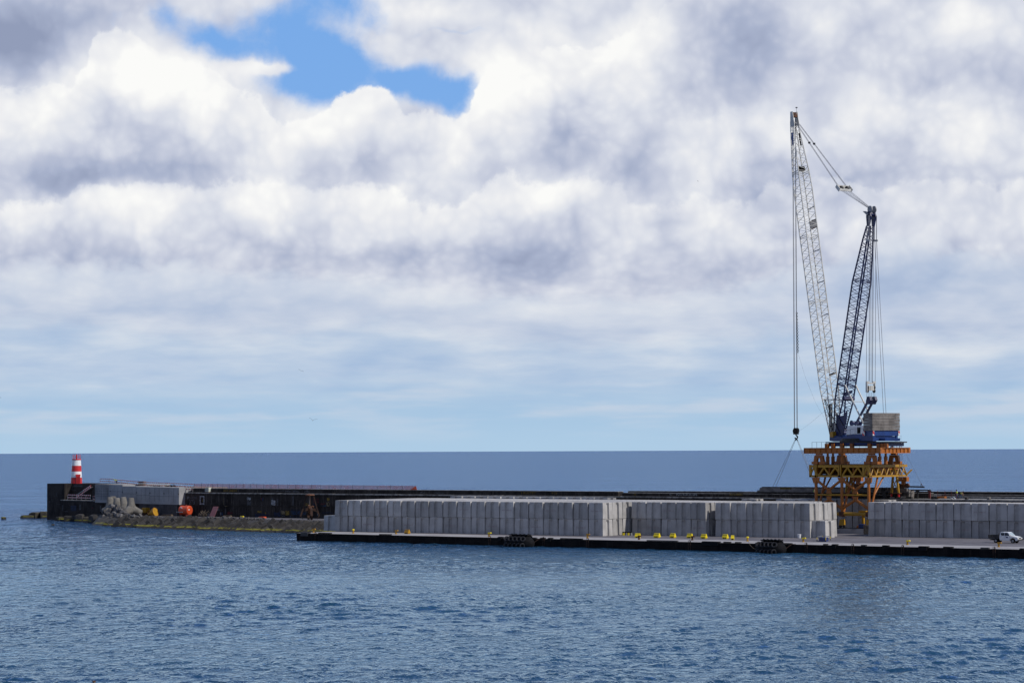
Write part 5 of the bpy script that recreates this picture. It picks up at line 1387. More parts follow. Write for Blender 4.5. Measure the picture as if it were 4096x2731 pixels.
for r in range(4):
    for i in range(ncol):
        x = XA + (XB - XA) * (i + .5 + .45 * (r % 2)) / ncol
        y0, y1 = toe_at(x); f = (r + .35) / 4.0
        y = y0 + (y1 - y0) * f + rk.uniform(-.35, .35); z = WZ - .75 + (YZ - WZ - .05) * f + rk.uniform(-.2, .2)
        if r == 3 and rk.random() < .22: continue
        o = bpy.data.objects.new('armour_block', cmesh[rk.randrange(4)]); COL.objects.link(o)
        o.location = (x + rk.uniform(-.2, .2), y, z); sc_ = rk.uniform(.92, 1.12) * (1.0 if r < 3 else .9)
        sc_ *= rk.uniform(.9, 1.1); o.scale = (sc_ * 1.0, sc_ * .95, sc_ * 1.15)
        o.rotation_euler = (R(-44 + rk.uniform(-16, 16)), R(36 + rk.uniform(-14, 14)), R(rk.uniform(-18, 18)))
        tag(o, f'slanted dark concrete cube of the slope, {ROWN[r]}, {where(i, ncol, "quay", "head")}', 'armour block', 'armour cubes on the slope')
# rubble heap by the tetrapods, boulders along the top of the slope, wet rocks round the head
def boulder(p, s_, label, group, mat=None, name='boulder'):
    me = rmesh[rk.randrange(6)]
    if mat: me = me.copy(); me.materials[0] = M[mat]
    o = bpy.data.objects.new(name, me); COL.objects.link(o); o.location = p
    o.scale = (s_ * rk.uniform(.8, 1.25), s_ * rk.uniform(.8, 1.2), s_ * rk.uniform(.65, 1.0)); o.rotation_euler = (rk.uniform(0, 6), rk.uniform(0, 6), rk.uniform(0, 6))
    return tag(o, label, 'boulder', group)
n_ = 0
PXN = ['under the leftmost tetrapod', 'below the middle tetrapod', 'below the rightmost tetrapod', 'at the right foot of the heap']
HEAP = [(415, 2070, 1.4), (428, 2058, 1.5), (438, 2046, 1.3), (450, 2030, 1.35), (462, 2036, 1.3), (470, 2026, 1.0), (445, 2066, 1.6), (458, 2058, 1.4), (474, 2045, 1.2), (484, 2044, 1.1), (492, 2052, 1.3),
                                   (470, 2068, 1.5), (486, 2070, 1.5), (505, 2066, 1.4), (500, 2052, 1.1), (520, 2070, 1.4), (535, 2066, 1.1), (430, 2082, 1.6), (460, 2085, 1.7), (480, 2090, 1.6), (402, 2084, 1.3), (512, 2083, 1.3), (448, 2078, 1.5), (550, 2070, 1.0), (560, 2062, .8), (420, 2046, 1.0), (478, 2036, .9)]
hr_ = random.Random(77)
for j in range(26):
    q_ = hr_.uniform(398, 560); HEAP.append((round(q_, 1), round(hr_.uniform(2078, 2098) + (q_ - 400) * .05, 1), hr_.uniform(.9, 1.7)))
HX = sorted(q_[0] for q_ in HEAP)
for j, (px, py, s_) in enumerate(HEAP):
    p = hb(px, py, 9.0 + (py - 2030) * .07)
    boulder(p, s_ * .78, f'jagged grey boulder {["high", "halfway", "low", "at the water"][min(3, int((py - 2020) // 24))]} in the rubble heap, {ordinal(HX.index(px) + 1)} from its left edge', 'boulders of the rubble heap')
for j in range(42):
    px = 760 + j * 9.8; y_ = 387 + 1.2 * math.sin(j) - .0
    x = pz(px, 2075, YZ).x; yy = toe_at(x)[1] + rk.uniform(-.8, 1.6)
    boulder(Vector((x, yy, YZ + .15)), rk.uniform(.25, .62), f'grey boulder on the crest of the slope, {ordinal(j + 1)} from the tank towards the grab' if j < 21 else f'grey boulder on the crest of the slope, {ordinal(42 - j)} from the grab towards the tank', 'boulders along the crest')
WRL = [('rounded wet rock standing alone farthest out to sea', 15, 2071, .9, .7), ('long low wet rock left of the head', 108, 2066, 3.0, .9), ('pointed wet rock beside the head', 140, 2060, 2.3, 1.6), ('tall wet rock touching the corner of the head', 176, 2058, 1.9, 1.8),
       ('mossy rock at the left foot of the head', 238, 2072, 1.7, 1.1), ('broad sloping slab below the head', 280, 2070, 2.6, 1.5), ('flat topped pale block below the walkway', 320, 2062, 2.2, 2.0), ('dark rock between the pale block and the wide slab', 350, 2064, 1.8, 1.5),
       ('wide dark slab with mossy foot left of the rubble', 386, 2062, 2.9, 2.1), ('low dark rock under the mossy rock', 255, 2084, 1.5, .6), ('small rock in the water off the head', 212, 2094, .6, .35), ('dark boulder below the wide slab', 372, 2084, 2.0, 1.0), ('dark boulder right of the wide slab', 410, 2078, 1.7, 1.2)]
for lab, px, py, w_, h_ in WRL:
    yw = 2077 if px < 200 else 2092
    p = pz(px, max(py + 6, yw - 6), WZ) if px < 230 else hb(px, 2085, 4 + (px - 230) * .02)
    me = rmesh[rk.randrange(6)].copy(); me.materials[0] = M['armour'] if px in (320, 386, 280) else M['darkrock']
    o = bpy.data.objects.new('sea_rock', me); COL.objects.link(o); o.location = (p.x, p.y, WZ + h_ * .25)
    o.scale = (w_ * .85, w_ * .8, h_ * 1.15); o.rotation_euler = (0, 0, rk.uniform(0, 6)); tag(o, lab, 'rock', 'wet rocks round the head')
# gravel strip
b = MB(); rg = random.Random(5)
for i in range(1500):
    x = rg.uniform(-425, QL - 2); y = toe_at(x)[1] + rg.uniform(-1.0, 4.2) * (1 if x < -340 else .5); s_ = rg.uniform(.05, .22)
    b.box((x, y, YZ + s_ * .3), (s_ * 2, s_ * 1.6, s_), Euler((rg.uniform(-.6, .6), rg.uniform(-.6, .6), rg.uniform(0, 3))).to_matrix(), .6)
tag(b.build('gravel', 'rock'), 'loose broken stone scattered along the edge of the yard', 'gravel', kind='stuff')
# ================================================================ things on the yard
def yg(px, py):
    p = pz(px, py, YZ)
    if p.y > WV - 2.6: p = pv(px, py, WV - 2.6)
    p.z = YZ; return p
def yh(px, py, off=3.0):
    p = hb(px, py, off); p.z = YZ; return p
# orange tank on a skid
p = yg(742, 2064); TK = thing('fuel_tank', 'round orange tank on a skid in front of the black wall', 'tank', p)
ax_ = Vector((1, .1, 0)).normalized(); rr_ = 1.12
MB().lathe(p + Vector((-1.35, 0, rr_ + .3)), [(.75, -.13), (1.02, -.05), (rr_, .05), (rr_, 2.45), (1.02, 2.55), (.75, 2.63)], 24, ax_).build('tank_shell', 'tankred', TK, smooth=False)
for sx_ in (-.95, .8): b = MB(); b.box(p + Vector((sx_, 0, .25)), (.35, 1.6, .5)); b.build('saddle', 'darkred', TK)
b = MB(); b.box(p + Vector((-.8, -1.15, 1.05)), (2.0, .15, .22)); b.build('hand_step', 'steelgrey', TK)
b = MB(); b.lathe(p + Vector((.1, 0, rr_ * 2 + .3)), [(.25, 0), (.25, .18), (.15, .2)], 10); b.build('filler_cap', 'darkred', TK)
b = MB(); b.box(p + Vector((-.45, -.95, 2.02)), (.52, .06, .4), Matrix.Rotation(R(32), 3, 'X')); b.build('notice', 'white', TK)
b = MB(); b.box(p + Vector((1.32, -.2, 1.6)), (.05, .5, .2)); b.build('notice', 'white', TK)
b = MB(); b.box(p + Vector((1.7, -.5, .32)), (.7, .7, .45)); b.build('pump_box', 'tankred', TK, bevel=.08)
# yellow skip and tilting hopper
p = yh(583, 2050); SK = thing('skip', 'square ochre steel skip standing by the pale wall footing', 'skip', p)
b = MB(); b.box(p + Vector((0, 0, 1.25)), (1.45, 1.3, 1.2)); b.build('bin', 'yellow', SK, bevel=.04)
b = MB(); b.ab(p.x - .6, p.x + .6, p.y - .5, p.y + .5, p.z, p.z + .3); b.ab(p.x - .4, p.x + .4, p.y - .4, p.y + .4, p.z + .3, p.z + .64); b.build('base_frame', 'rust', SK)
p = yh(610, 2060, 5); HP = thing('concrete_hopper', 'tipped ochre cone shaped concrete hopper lying beside the skip', 'hopper', p)
MB().lathe(p + Vector((1.0, 0, 1.0)), [(1.05, 0), (1.05, .35), (.30, 1.9), (.25, 2.2)], 18, Vector((-.85, -.1, -.28))).build('cone', 'yellow', HP)
MB().torus(p + Vector((1.0, 0, 1.0)), Vector((-.85, -.1, -.28)), 1.06, .07, 20, 6).build('rim', 'rust', HP)
MB().path([p + Vector((-1.3, 0, .3)), p + Vector((-1.7, 0, .9)), p + Vector((-1.2, 0, 1.3)), p + Vector((-.4, 0, 1.25))], .09, 6).build('frame', 'rust', HP)
p = yh(533, 2055, 4); b = MB(); RC = thing('crate', 'open red crate with upright stakes at the foot of the rightmost tetrapod', 'crate', p)
b.ab(p.x - .9, p.x + .9, p.y - .5, p.y + .5, p.z, p.z + .25); b.build('base', 'darkred', RC); b = MB()
for i in range(7): b.ab(p.x - .85 + i * .28, p.x - .77 + i * .28, p.y - .5, p.y - .44, p.z + .26, p.z + .62)
b.build('stakes', 'darkred', RC)
for (px, py, w_, d_, lab) in ((668, 2054.5, 3.5, .8, 'low stack of long planks before the pale wall'), (906, 2064, 3.0, .6, 'narrow plank lying at the wall foot by the leaning boards')):
    p = yg(px, py) if px > 720 else yh(px, py, 2.6); b = MB()
    for i in range(3): b.box(p + Vector((i * .15, 0, .08 + .14 * i)), (w_ - i * .5, d_, .09), Matrix.Rotation(R(4 * i), 3, 'Z'))
    tag(b.build('plank_stack', 'wood', origin=p), lab, 'planks')
# pile of old timber
p = yg(816, 2063); b = MB(); rg = random.Random(8)
for i in range(26):
    a = rg.uniform(0, math.pi); L_ = rg.uniform(.9, 2.0); c = p + Vector((rg.uniform(-.9, .9), rg.uniform(-.5, .5), rg.uniform(.2, 1.0)))
    d = Vector((math.cos(a), rg.uniform(-.3, .3), rg.uniform(-.1, 1.0))).normalized(); b.bar(c - d * L_ / 2, c + d * L_ / 2, .10, .12)
for v in b.v: v.z = max(v.z, YZ + .01)
tag(b.build('timber_heap', 'wood', origin=p), 'tangled heap of weathered timber against the black wall', 'timber')
p = yg(838, 2065); b = MB(); b.box(p + Vector((0, 0, .38)), (.9, .6, .75)); tag(b.build('bin_box', 'lowwall', origin=p, bevel=.05), 'small grey box between the timber heap and the leaning boards', 'box')
p = yg(848, 2064); b = MB(); b.prism([p + Vector(q_) for q_ in ((-.5, -.5, 0), (-.2, -.5, 0), (.1, .6, 2.4), (-.2, .6, 2.4))], (.1, 0, 0)); tag(b.build('board', 'pgrey', origin=p), 'dark grey board leaning left of the faded red one', 'board')
p = yg(855, 2064); b = MB(); b.prism([p + Vector(q_) for q_ in ((-1.0, -.5, 0), (.6, -.5, 0), (.95, .5, 2.4), (-.65, .5, 2.4))], (0, .08, 0)); tag(b.build('board', 'maroon', origin=p), 'large faded red board leaning on the black wall', 'board')
# rusty grab bucket
p = yg(1240, 2078); GB = thing('grab_bucket', 'tall rusty grab bucket standing open legged on the yard', 'grab bucket', p)
topz = 5.6
MB().lathe(p + Vector((0, 0, topz - .35)), [(.95, 0), (1.05, .1), (.95, .3), (.5, .4)], 16).build('head_ring', 'rust', GB)
for i in range(4):
    a = R(45 + 90 * i); d = Vector((math.cos(a), math.sin(a), 0))
    MB().bar(p + d * .8 + Zv * (topz - .3), p + d * 1.6 + Zv * 2.2, .16, .22).build('arm', 'steelgrey' if i == 1 else 'darkrust', GB)
    MB().prism([p + d * 1.7 + Zv * 2.4, p + d * .5 + Zv * 2.6, p + d * .4 + Zv * 2.1, p + d * 1.5 + Zv * 1.7, p + d * 1.9 + Zv * .9, p + d * 1.5 + Zv * 0.02, p + d * 2.2 + Zv * .9], Vector((-d.y, d.x, 0)) * .5).build('claw', 'darkrust', GB)
MB().lathe(p + Zv * 1.7, [(.3, 0), (.55, .2), (.55, .9), (.3, 1.2)], 12).build('hub', 'rust', GB)
b = MB(); rg = random.Random(4)
for i in range(10): b.box(p + Vector((rg.uniform(-.6, .6), rg.uniform(-.5, .5), rg.uniform(1.4, 3.2))), (.35, .3, .4), Euler((rg.uniform(0, 2), rg.uniform(0, 2), 0)).to_matrix())
b.build('linkage', 'rust', GB)
p = yg(1050, 2071); b = MB(); b.box(p + Vector((0, 0, .15)), (1.6, 1.0, .3), taper=.9); tag(b.build('tray', 'tankred', origin=p), 'flat red tray lying on the open yard', 'tray')

# ---------------------------------------------------------------- bollards
def bollard(px, py, mat, label, tee=True, z=QZ, v=None):
    p = pz(px, py, z); 
    T_ = thing('bollard', label, 'bollard', p, 'mooring bollards along the quay edge'); T_.scale = (.72, .72, .86)
    MB().lathe(p, [(.34, 0), (.34, .06), (.23, .10), (.21, .62)], 12).build('post', 'rust' if mat == 'rust' else 'yellow', T_)
    if tee: MB().prism([p + Vector(q_) for q_ in ((-.28, -.2, .6), (.62, -.2, .62), (.70, -.2, .78), (.55, -.2, .90), (-.25, -.2, .88))], (0, .4, 0)).build('head', mat, T_)
    else: MB().lathe(p + Zv * .6, [(.24, 0), (.36, .08), (.36, .24), (.2, .34)], 12).build('head', mat, T_)
bollard(1254, 2129, 'yellow', 'yellow bollard on the far left corner of the quay')
bollard(1413, 2132, 'brightyellow', 'round headed yellow bollard left of the small yellow crate', False)
bollard(1584, 2135, 'yellow', 'yellow bollard just left of the small yellow crate')
bollard(1956, 2145, 'brightyellow', 'yellow bollard left of the left big fender')
bollard(2350, 2151, 'yellow', 'rusty footed yellow bollard right of the left big fender')
bollard(2556, 2158, 'rust', 'low rusty bollard beneath the first yellow barriers', True)
bollard(2769, 2160, 'rust', 'rusty red bollard below the middle yellow barriers')
bollard(2990, 2164, 'brightyellow', 'round headed yellow bollard left of the right big fender', False)
bollard(3213, 2167, 'brightyellow', 'bright yellow topped bollard left of the blue bin')
bollard(3630, 2178, 'brightyellow', 'yellow topped rusty bollard in front of the right hand stack')
bollard(3995, 2187, 'yellow', 'orange yellow bollard in front of the pickup truck')
tb2 = pz(968, 2076, YZ); T_ = thing('bollard', 'small yellow bollard on the crest of the rock slope', 'bollard', tb2)
MB().lathe(tb2, [(.25, 0), (.2, .1), (.2, .5)], 10).build('post', 'brightyellow', T_); MB().box(tb2 + Zv * .62, (.85, .4, .24)).build('head', 'brightyellow', T_)
# ---------------------------------------------------------------- fender strips on the edge
strips = [(1203, 1235, 'far left corner'), (1270, 1320, 'first bollard'), (1514, 1560, 'small yellow crate'), (1990, 2008, 'left big fender, on its left'), (2120, 2142, 'left big fender, on its right'), (2158, 2176, 'gap right of the left fender'), (2190, 2206, 'short gap before the long strip'),
          (2238, 2325, 'bollard right of the left fender'), (2584, 2706, 'first yellow barriers'), (2806, 2876, 'middle yellow barriers'), (2891, 2918, 'last yellow barriers'), (2937, 2959, 'small yellow barrier'), (3020, 3036, 'right big fender, on its left'),
          (3130, 3163, 'right big fender, on its right'), (3290, 3306, 'blue bin'), (3325, 3347, 'blue bin, on its right'), (3441, 3461, 'open gap by the crane'), (3526, 3552, 'second bollard from the truck'), (3672, 3711, 'right hand stack'), (3770, 3808, 'stack nearer the truck'), (3919, 3952, 'truck'), (4076, 4096, 'right edge of view')]
for i, (x0, x1, wh) in enumerate(strips):
    a, c = pv(x0, 2150, QF).x, pv(x1, 2150, QF).x; b = MB(); b.ab(a, c, QF + .12, QF + .62, QZ + .005, QZ + .17)
    b.ab(a + .1, c - .1, QF - .22, QF + .12, QZ - .55, QZ + .10) if i % 3 == 0 else None
    tag(b.build('edge_timber', 'black' if i % 4 else 'darksteel', bevel=.03, origin=((a + c) / 2, QF + .3, QZ)), f'dark timber strip on the quay edge in front of the {wh}' if 'fender' not in wh and 'gap' not in wh else f'dark timber strip on the quay edge near the {wh}', 'edge strip', 'timber strips along the quay edge')
# rusty ladders and iron on the face
for i, (px, wh) in enumerate(((1262, 'first bollard'), (1960, 'second bollard left of the left fender'), (2175, 'left big fender'), (2352, 'bollard right of the left fender'), (2760, 'rusty red bollard'), (3226, 'bollard left of the blue bin'), (3412, 'open gap by the crane'), (3612, 'bollard at the right hand stack'), (3978, 'bollard at the truck'))):
    x = pv(px, 2170, QF).x; b = MB()
    b.bar((x, QF - .12, QZ + .3), (x - .25, QF + .5, QZ + .02), .12, .10)
    for sx_ in (-.2, .2): b.bar((x + sx_, QF - .14, QZ + .28), (x + sx_, QF - .14, WZ - .2), .06, .06)
    for k in range(5): b.bar((x - .2, QF - .14, WZ + .2 + k * .3), (x + .2, QF - .14, WZ + .2 + k * .3), .04, .04)
    tag(b.build('quay_ladder', 'darkrust', origin=(x, QF, QZ)), f'rusty ladder on the quay face below the {wh}', 'ladder', 'rusty ladders on the quay face')
# ---------------------------------------------------------------- big floating fenders wrapped in tyres
def fender(px0, px1, label):
    a, c = pv(px0, 2190, QF - 1.5), pv(px1, 2190, QF - 1.5); L_ = c.x - a.x; mid = Vector(((a.x + c.x) / 2, QF - 1.5, WZ + .55)); rad = 1.45
    Fd = thing('floating_fender', label, 'fender', mid, 'big tyre wrapped fenders')
    MB().lathe(mid - Vector((L_ / 2, 0, 0)), [(.35, 0), (.8, .35), (rad * .93, 1.1), (rad, 1.9), (rad, L_ - 1.9), (rad * .93, L_ - 1.1), (.8, L_ - .35), (.35, L_)], 20, (1, 0, 0)).build('body', 'black', Fd, smooth=True)
    for k in range(5):
        x = mid.x - L_ / 2 + 1.25 + (L_ - 2.6) * k / 4
        for an in (-104, -58, 30):
            d = Vector((0, math.sin(R(an)) * 1.0, math.cos(R(an))))
            if d.z < -.75: continue
            MB().torus(Vector((x, mid.y, mid.z)) + d * (rad + .10), d * .35 + Vector((.9, 0, 0)) * (0.55 if abs(an) > 60 else .15), .40, .14, 14, 6).build('tyre', 'tyre', Fd)
    b = MB()
    for sx_ in (-1, 1): b.path([mid + Vector((sx_ * (L_ / 2 - .1), 0, .1)), mid + Vector((sx_ * (L_ / 2 + .5), 1.2, .9)), Vector((mid.x + sx_ * (L_ / 2 + 1.0), QF + .1, QZ + .05))], .04, 5)
    b.build('chain', 'darkrust', Fd)
    for k in range(5):
        x = mid.x - L_ / 2 + 1.1 + (L_ - 2.2) * (k + .1) / 5; pb = MB(); pb.box((x + .5, mid.y - .1, mid.z + rad + .06), (.95, 1.2, .16)); pb.build('pad', 'black', Fd)
fender(2022, 2134, 'big black tyre wrapped fender at the quay edge left of centre')
fender(3026, 3142, 'big black tyre wrapped fender at the quay edge by the yellow barriers')
ml = MB(); ml.path([pz(2992, 2160, QZ + .5), pv(3000, 2178, QF - .4), pv(3011, 2190, QF - .9), pv(3024, 2197, QF - 1.3)], .03, 5)
tag(ml.build('mooring_line', 'wood', origin=pz(2992, 2160, QZ + .5)), 'thin rope drooping from a yellow bollard to the right big fender', 'rope')
# ---------------------------------------------------------------- yellow plastic barriers
def barrier(px0, px1, ytop, ybot, label, rz=0.0, mat='brightyellow', group='yellow plastic barriers on the quay'):
    c = pz((px0 + px1) / 2, ybot, QZ); s_ = (c - CAM).dot(fw) / F_PX; W_ = ((px1 - px0) * s_ - .28) / .88; H_ = max(.8, (ybot - ytop) * s_ * .97)
    Br = thing('road_barrier', label, 'barrier', c, group, rz)
    b = MB(); w0, w1 = W_ / 2, W_ / 2 * .88
    prof_ = [(-.34, .14), (-.34, .30), (-.20, .52), (-.14, H_ - .03), (-.10, H_), (.10, H_), (.14, H_ - .03), (.20, .52), (.34, .30), (.34, .14)]
    n_ = len(prof_); vs = [(-w0 + (w0 - w1) * (z / H_), y, z) for y, z in prof_] + [(w0 - (w0 - w1) * (z / H_), y, z) for y, z in prof_]
    b.add(vs, [tuple(range(n_ - 1, -1, -1)), tuple(range(n_, 2 * n_))] + [(i, (i + 1) % n_, n_ + (i + 1) % n_, n_ + i) for i in range(n_)])
    for sx_ in (-.62, 0, .62): b.ab(w0 * sx_ - w0 * .2, w0 * sx_ + w0 * .2, -.33, .33, 0, .139)
    b.build('shell', mat, Br, origin=(0, 0, 0), bevel=0)
    f = MB(); f.ab(-w0 * .8, w0 * .8, -.28, .28, .01, .10); f.build('base_shade_block', 'black', Br, origin=(0, 0, 0))  # black block standing in for the shade under the barrier
    for x_ in (-w0 * .3, w0 * .3): g = MB(); g.ab(x_ - .09, x_ + .09, -.36, -.335, .10, .26); g.build('fork_slot', 'black', Br, origin=(0, 0, 0))
    return Br
barrier(2538, 2564, 2133, 2150, 'first yellow barrier from the left, turned slightly', .25)
barrier(2613, 2643, 2132, 2149.5, 'tallest yellow barrier with a dark mark, second from the left')
barrier(2678, 2705, 2138, 2150, 'third yellow barrier from the left, above a dark strip')
barrier(2746, 2773, 2139, 2151, 'yellow barrier just behind the rusty red bollard')
barrier(2802, 2830, 2141, 2153, 'yellow barrier between the rusty bollard and the last pair')
barrier(2888, 2915, 2142, 2154, 'wide yellow barrier of the last pair')
barrier(2921, 2940, 2146, 2158.5, 'small tilted yellow barrier at the right end of the line', .5)
barrier(1616, 1642, 2118, 2134, 'lone grimy yellow crate like barrier beside the bollard on the left quay', 0, 'yellow')
for i, (px, mt_) in enumerate(((2494, 'brightyellow'), (2505, 'pwhite'), (2514, 'brightyellow'), (2523, 'pwhite'))):
    p = pz(px, 2140, QZ); T_ = thing('marker_block', ['leftmost yellow marker block in the corner of the block stacks', 'pale marker block right of the leftmost yellow one', 'yellow marker block between two pale ones', 'pale marker block at the right end of the short row'][i], 'marker', p, 'row of small marker blocks')
    MB().box(p + Zv * .22, (.40, .4, .44), taper=.9).build('body', mt_, T_); MB().box(p + Zv * .55, (.33, .33, .2)).build('cap', 'black', T_)
# blue bin inside a rail frame
a = pz(3276, 2164, QZ); c = pz(3303, 2166, QZ); d = pz(3314, 2163, QZ)
BB_ = thing('bin', 'dark blue bin inside a low frame of yellow and black posts', 'bin', (a + c) / 2)
s_ = (a - CAM).dot(fw) / F_PX; hB = 15 * s_
MB().prism([a, c, d, a + (d - c)], Zv * hB).build('tub', 'deepblue', BB_)
fp = [pz(3268, 2163.5, QZ), pz(3303, 2166, QZ), pz(3321, 2160, QZ), pz(3290, 2158, QZ)]
for p in fp:
    MB().tube(p, p + Zv * hB * .45, .055, 5).build('post_foot', 'black', BB_); MB().tube(p + Zv * hB * .45, p + Zv * hB * 1.1, .055, 5).build('post', 'brightyellow', BB_)
b = MB(); b.path([p + Zv * hB * 1.1 for p in fp + fp[:1]], .045, 5); b.build('top_rail', 'steelgrey', BB_)
text(BB_, 'HIDRO', 'pdimwhite', a + Vector((.25, 0, hB * .5)), .7, .13, n=(c - a).cross(Zv), xdir=(c - a), name='lettering')
p = pz(3197, 2151, QZ); b = MB(); b.lathe(p, [(.26, 0), (.34, .60), (.36, .62), (.36, .68), (.30, .69)], 14); tag(b.build('bucket', 'white', origin=p), 'small white bucket at the foot of the block stack', 'bucket')
# things under the gantry
p = pz(3470, 2146, QZ); p = Vector((gx(3463, 2120, 390.5), 390.5, QZ)); b = MB(); b.ab(p.x - .3, p.x + .9, 390.2, 390.9, QZ, QZ + 1.7); tag(b.build('post_stub', 'wood', origin=p), 'short brown timber post beside the right hand stack', 'post')
p = Vector((gx(3455, 2105, 395), 395, QZ)); PM = thing('compressor', 'blue and orange machine under the right side of the gantry', 'machine', p)
MB().box(p + Vector((.3, 0, 1.35)), (2.2, 1.2, .7)).build('housing', 'blue', PM, bevel=.06); MB().lathe(p + Vector((-1.1, -.3, 1.1)), [(.2, 0), (.35, .1), (.35, .5), (.2, .6)], 12, (0, 1, 0)).build('motor', 'orange', PM)
MB().box(p + Vector((.3, 0, .5)), (1.8, 1.0, .98)).build('stand', 'darksteel', PM)
p = Vector((gx(3453, 2078, 396.5), 396.5, QZ)); b = MB(); b.box(p + Vector((0, 0, 3.7)), (1.5, .8, .8)); b.ab(p.x - .2, p.x + .2, 396.3, 396.7, QZ, p.z + 3.3); tag(b.build('cable_drum_box', 'yellow', origin=p), 'ochre box on a post behind the right crane leg', 'box')
# ---------------------------------------------------------------- things on the rail platform
zP = LEDGE
p0, p1 = pv(3597, 1977, WV + 3.5), pv(3641, 1977, WV + 3.5)
b = MB(); b.ab(p0.x, p1.x, WV + 3.0, WV + 5.2, zP + .03, pv(3600, 1959, WV + 3.5).z); tag(b.build('foundation_block', 'counter', origin=p0, bevel=.05), 'pale rough concrete block at the end of the launching beam', 'block')
p0, p1 = pv(3600, 1958, WV + 4), pv(3722, 1958, WV + 4)
SB = thing('steel_trestle', 'dark steel beam on two short legs right of the pale block', 'trestle', ((p0.x + p1.x) / 2, WV + 4, zP + .3))
zB_ = pv(3680, 1957, WV + 4).z
MB().ab(p0.x, p1.x, WV + 3.8, WV + 4.2, zB_ - .22, zB_).build('beam', 'darksteel', SB)
for px, w_ in ((3670, .2), (3718, .35)):
    x = pv(px, 1960, WV + 4).x; bb = MB(); bb.ab(x - w_ / 2, x + w_ / 2, WV + 3.85, WV + 4.15, zP + .03, zB_ - .23); bb.prism([(x - .45, WV + 3.9, zB_ - .23), (x + .45, WV + 3.9, zB_ - .23), (x, WV + 3.9, zB_ - .6)], (0, .2, 0)); bb.build('leg', 'darkred' if px > 3700 else 'darksteel', SB)
q0, q1 = pv(3628, 1945, WV + 2.5), pv(3697, 1947, WV + 2.5)
PS = thing('spreader_pole', 'long dark steel pole reaching out to the right of the gantry bogie', 'pole', q0)
MB().bar(q0, q1, .25, .28).build('pole', 'darksteel', PS); pk = pv(3684, 1932, WV + 2.5)
MB().path([pv(3684, 1944, WV + 2.5), pk, pv(3691, 1944, WV + 2.5)], .06, 5).build('lug', 'darksteel', PS)
MB().path([pk, pv(3668, 1900, WV + 2.0), pv(3625, 1815, 403), ], .018, 4).build('guy_line', 'cable', PS)
p = pv(3538, 1957, 405.6); b = MB(); b.lathe(p + Vector((-.5, 0, 0)), [(.25, 0), (.45, .05), (.3, .1), (.3, .9), (.45, .95), (.25, 1.0)], 12, (1, 0, 0)); b.box(p + Vector((0, 0, -.4)), (1.1, .7, .3)); b.ab(p.x - .3, p.x + .3, 405.4, 405.8, LEDGE + .03, p.z - .5)
tag(b.build('winch', 'darksteel', origin=p), 'small dark winch on the wall left of the rear gantry legs', 'winch')
p = pv(3768, 1996, WV + .6); p.z = zP + .03
CT = thing('cart', 'low orange cart behind a thin red handrail on the platform', 'cart', p)
MB().box(p + Zv * .35, (1.5, .9, .35)).build('tray', 'orange', CT); bb = MB()
for sx_ in (-.9, .6, 1.9, 3.0): bb.tube(p + Vector((sx_ - .2, .4, 0)), p + Vector((sx_ - .2, .4, 1.6)), .04, 4)
for h in (.8, 1.6): bb.tube(p + Vector((-1.1, .4, h)), p + Vector((2.8, .4, h)), .035, 4)
bb.build('handrail', 'darkred', CT)
for (x0, y0, x1, y1, wh) in ((3802, 1989, 3812, 1997, 'left'), (3812, 1986, 3824, 1995, 'right')):
    a, c = pv(x0, y0, WV + 1.2), pv(x1, y1, WV + .2); c.z = zP + .1; tag(MB().bar(a, c, .12, .08).build('board', 'white', origin=c), f'{wh} one of two pale boards leaning beside the workers', 'board')
for i, (px, w_, h_, wh) in enumerate(((3738, 1.3, .5, 'right of the rear gantry legs'), (3570, 1.0, .35, 'below the rear gantry legs, left'), (3597, 1.0, .35, 'below the rear gantry legs, middle'), (3614, 1.2, .4, 'below the rear gantry legs, right'), (3636, 1.4, .4, 'under the steel trestle'), (3955, .6, .4, 'far right of the platform'), (3866, .5, .4, 'just right of the workers'))):
    p = pv(px, 1992, WV + .5); b = MB(); b.box((p.x, WV + .55, zP + .04 + h_ / 2), (w_, .7, h_), taper=.85); tag(b.build('rubble_block', 'counter' if i % 2 else 'armour', origin=(p.x, WV + .5, zP), bevel=.04), f'small concrete lump {wh}', 'rubble', 'lumps of concrete on the platform')
tag(MB().ab(PEND + 4, -60, WV + 13.55, WV + 13.75, LEDGE, LEDGE + .62).build('rail', 'darksteel', origin=(-180, WV + 13.6, LEDGE)), 'long dark steel rail running along the platform', 'rail')
# ---------------------------------------------------------------- pickup truck
TPp = pz(4023, 2170.5, QZ); TPp.z = QZ
heading = 0.0
T = thing('pickup_truck', 'white double cab pickup with a dark wooden dropside bed driving along the quay', 'pickup', TPp, rz=R(2))
T.scale = (1.03, 1.03, 1.03)
def side(pts, y0, y1): return MB().prism([(x, y0, z) for x, z in pts], (0, y1 - y0, 0))
# x forward (to the right), y across; wheelbase 3.0, wheels at -1.5 and 1.5
X0 = .25
bodyp = [(-.62, .42), (-.72, .75), (-.72, 1.12), (.98, 1.16), (1.62, 1.12), (2.35, .96), (2.45, .80), (2.46, .62), (2.30, .40), (2.02, .38), (1.98, .62), (1.78, .80), (1.55, .86), (1.30, .80), (1.10, .62), (1.05, .38)]
def part_(mb, nm, mat, par=T, bev=0): return mb.build(nm, mat, par, origin=(0, 0, 0), bevel=bev)
part_(side(bodyp, -.86, .86), 'body', 'white', bev=.03)
cabp = [(-.70, 1.12), (-.66, 1.45), (-.58, 1.70), (-.40, 1.76), (.55, 1.75), (.78, 1.70), (1.35, 1.16)]
cb = MB(); n_ = len(cabp)
vs = [(x, -.84 + .16 * max(0, (z - 1.12) / .64), z) for x, z in cabp] + [(x, .84 - .16 * max(0, (z - 1.12) / .64), z) for x, z in cabp]
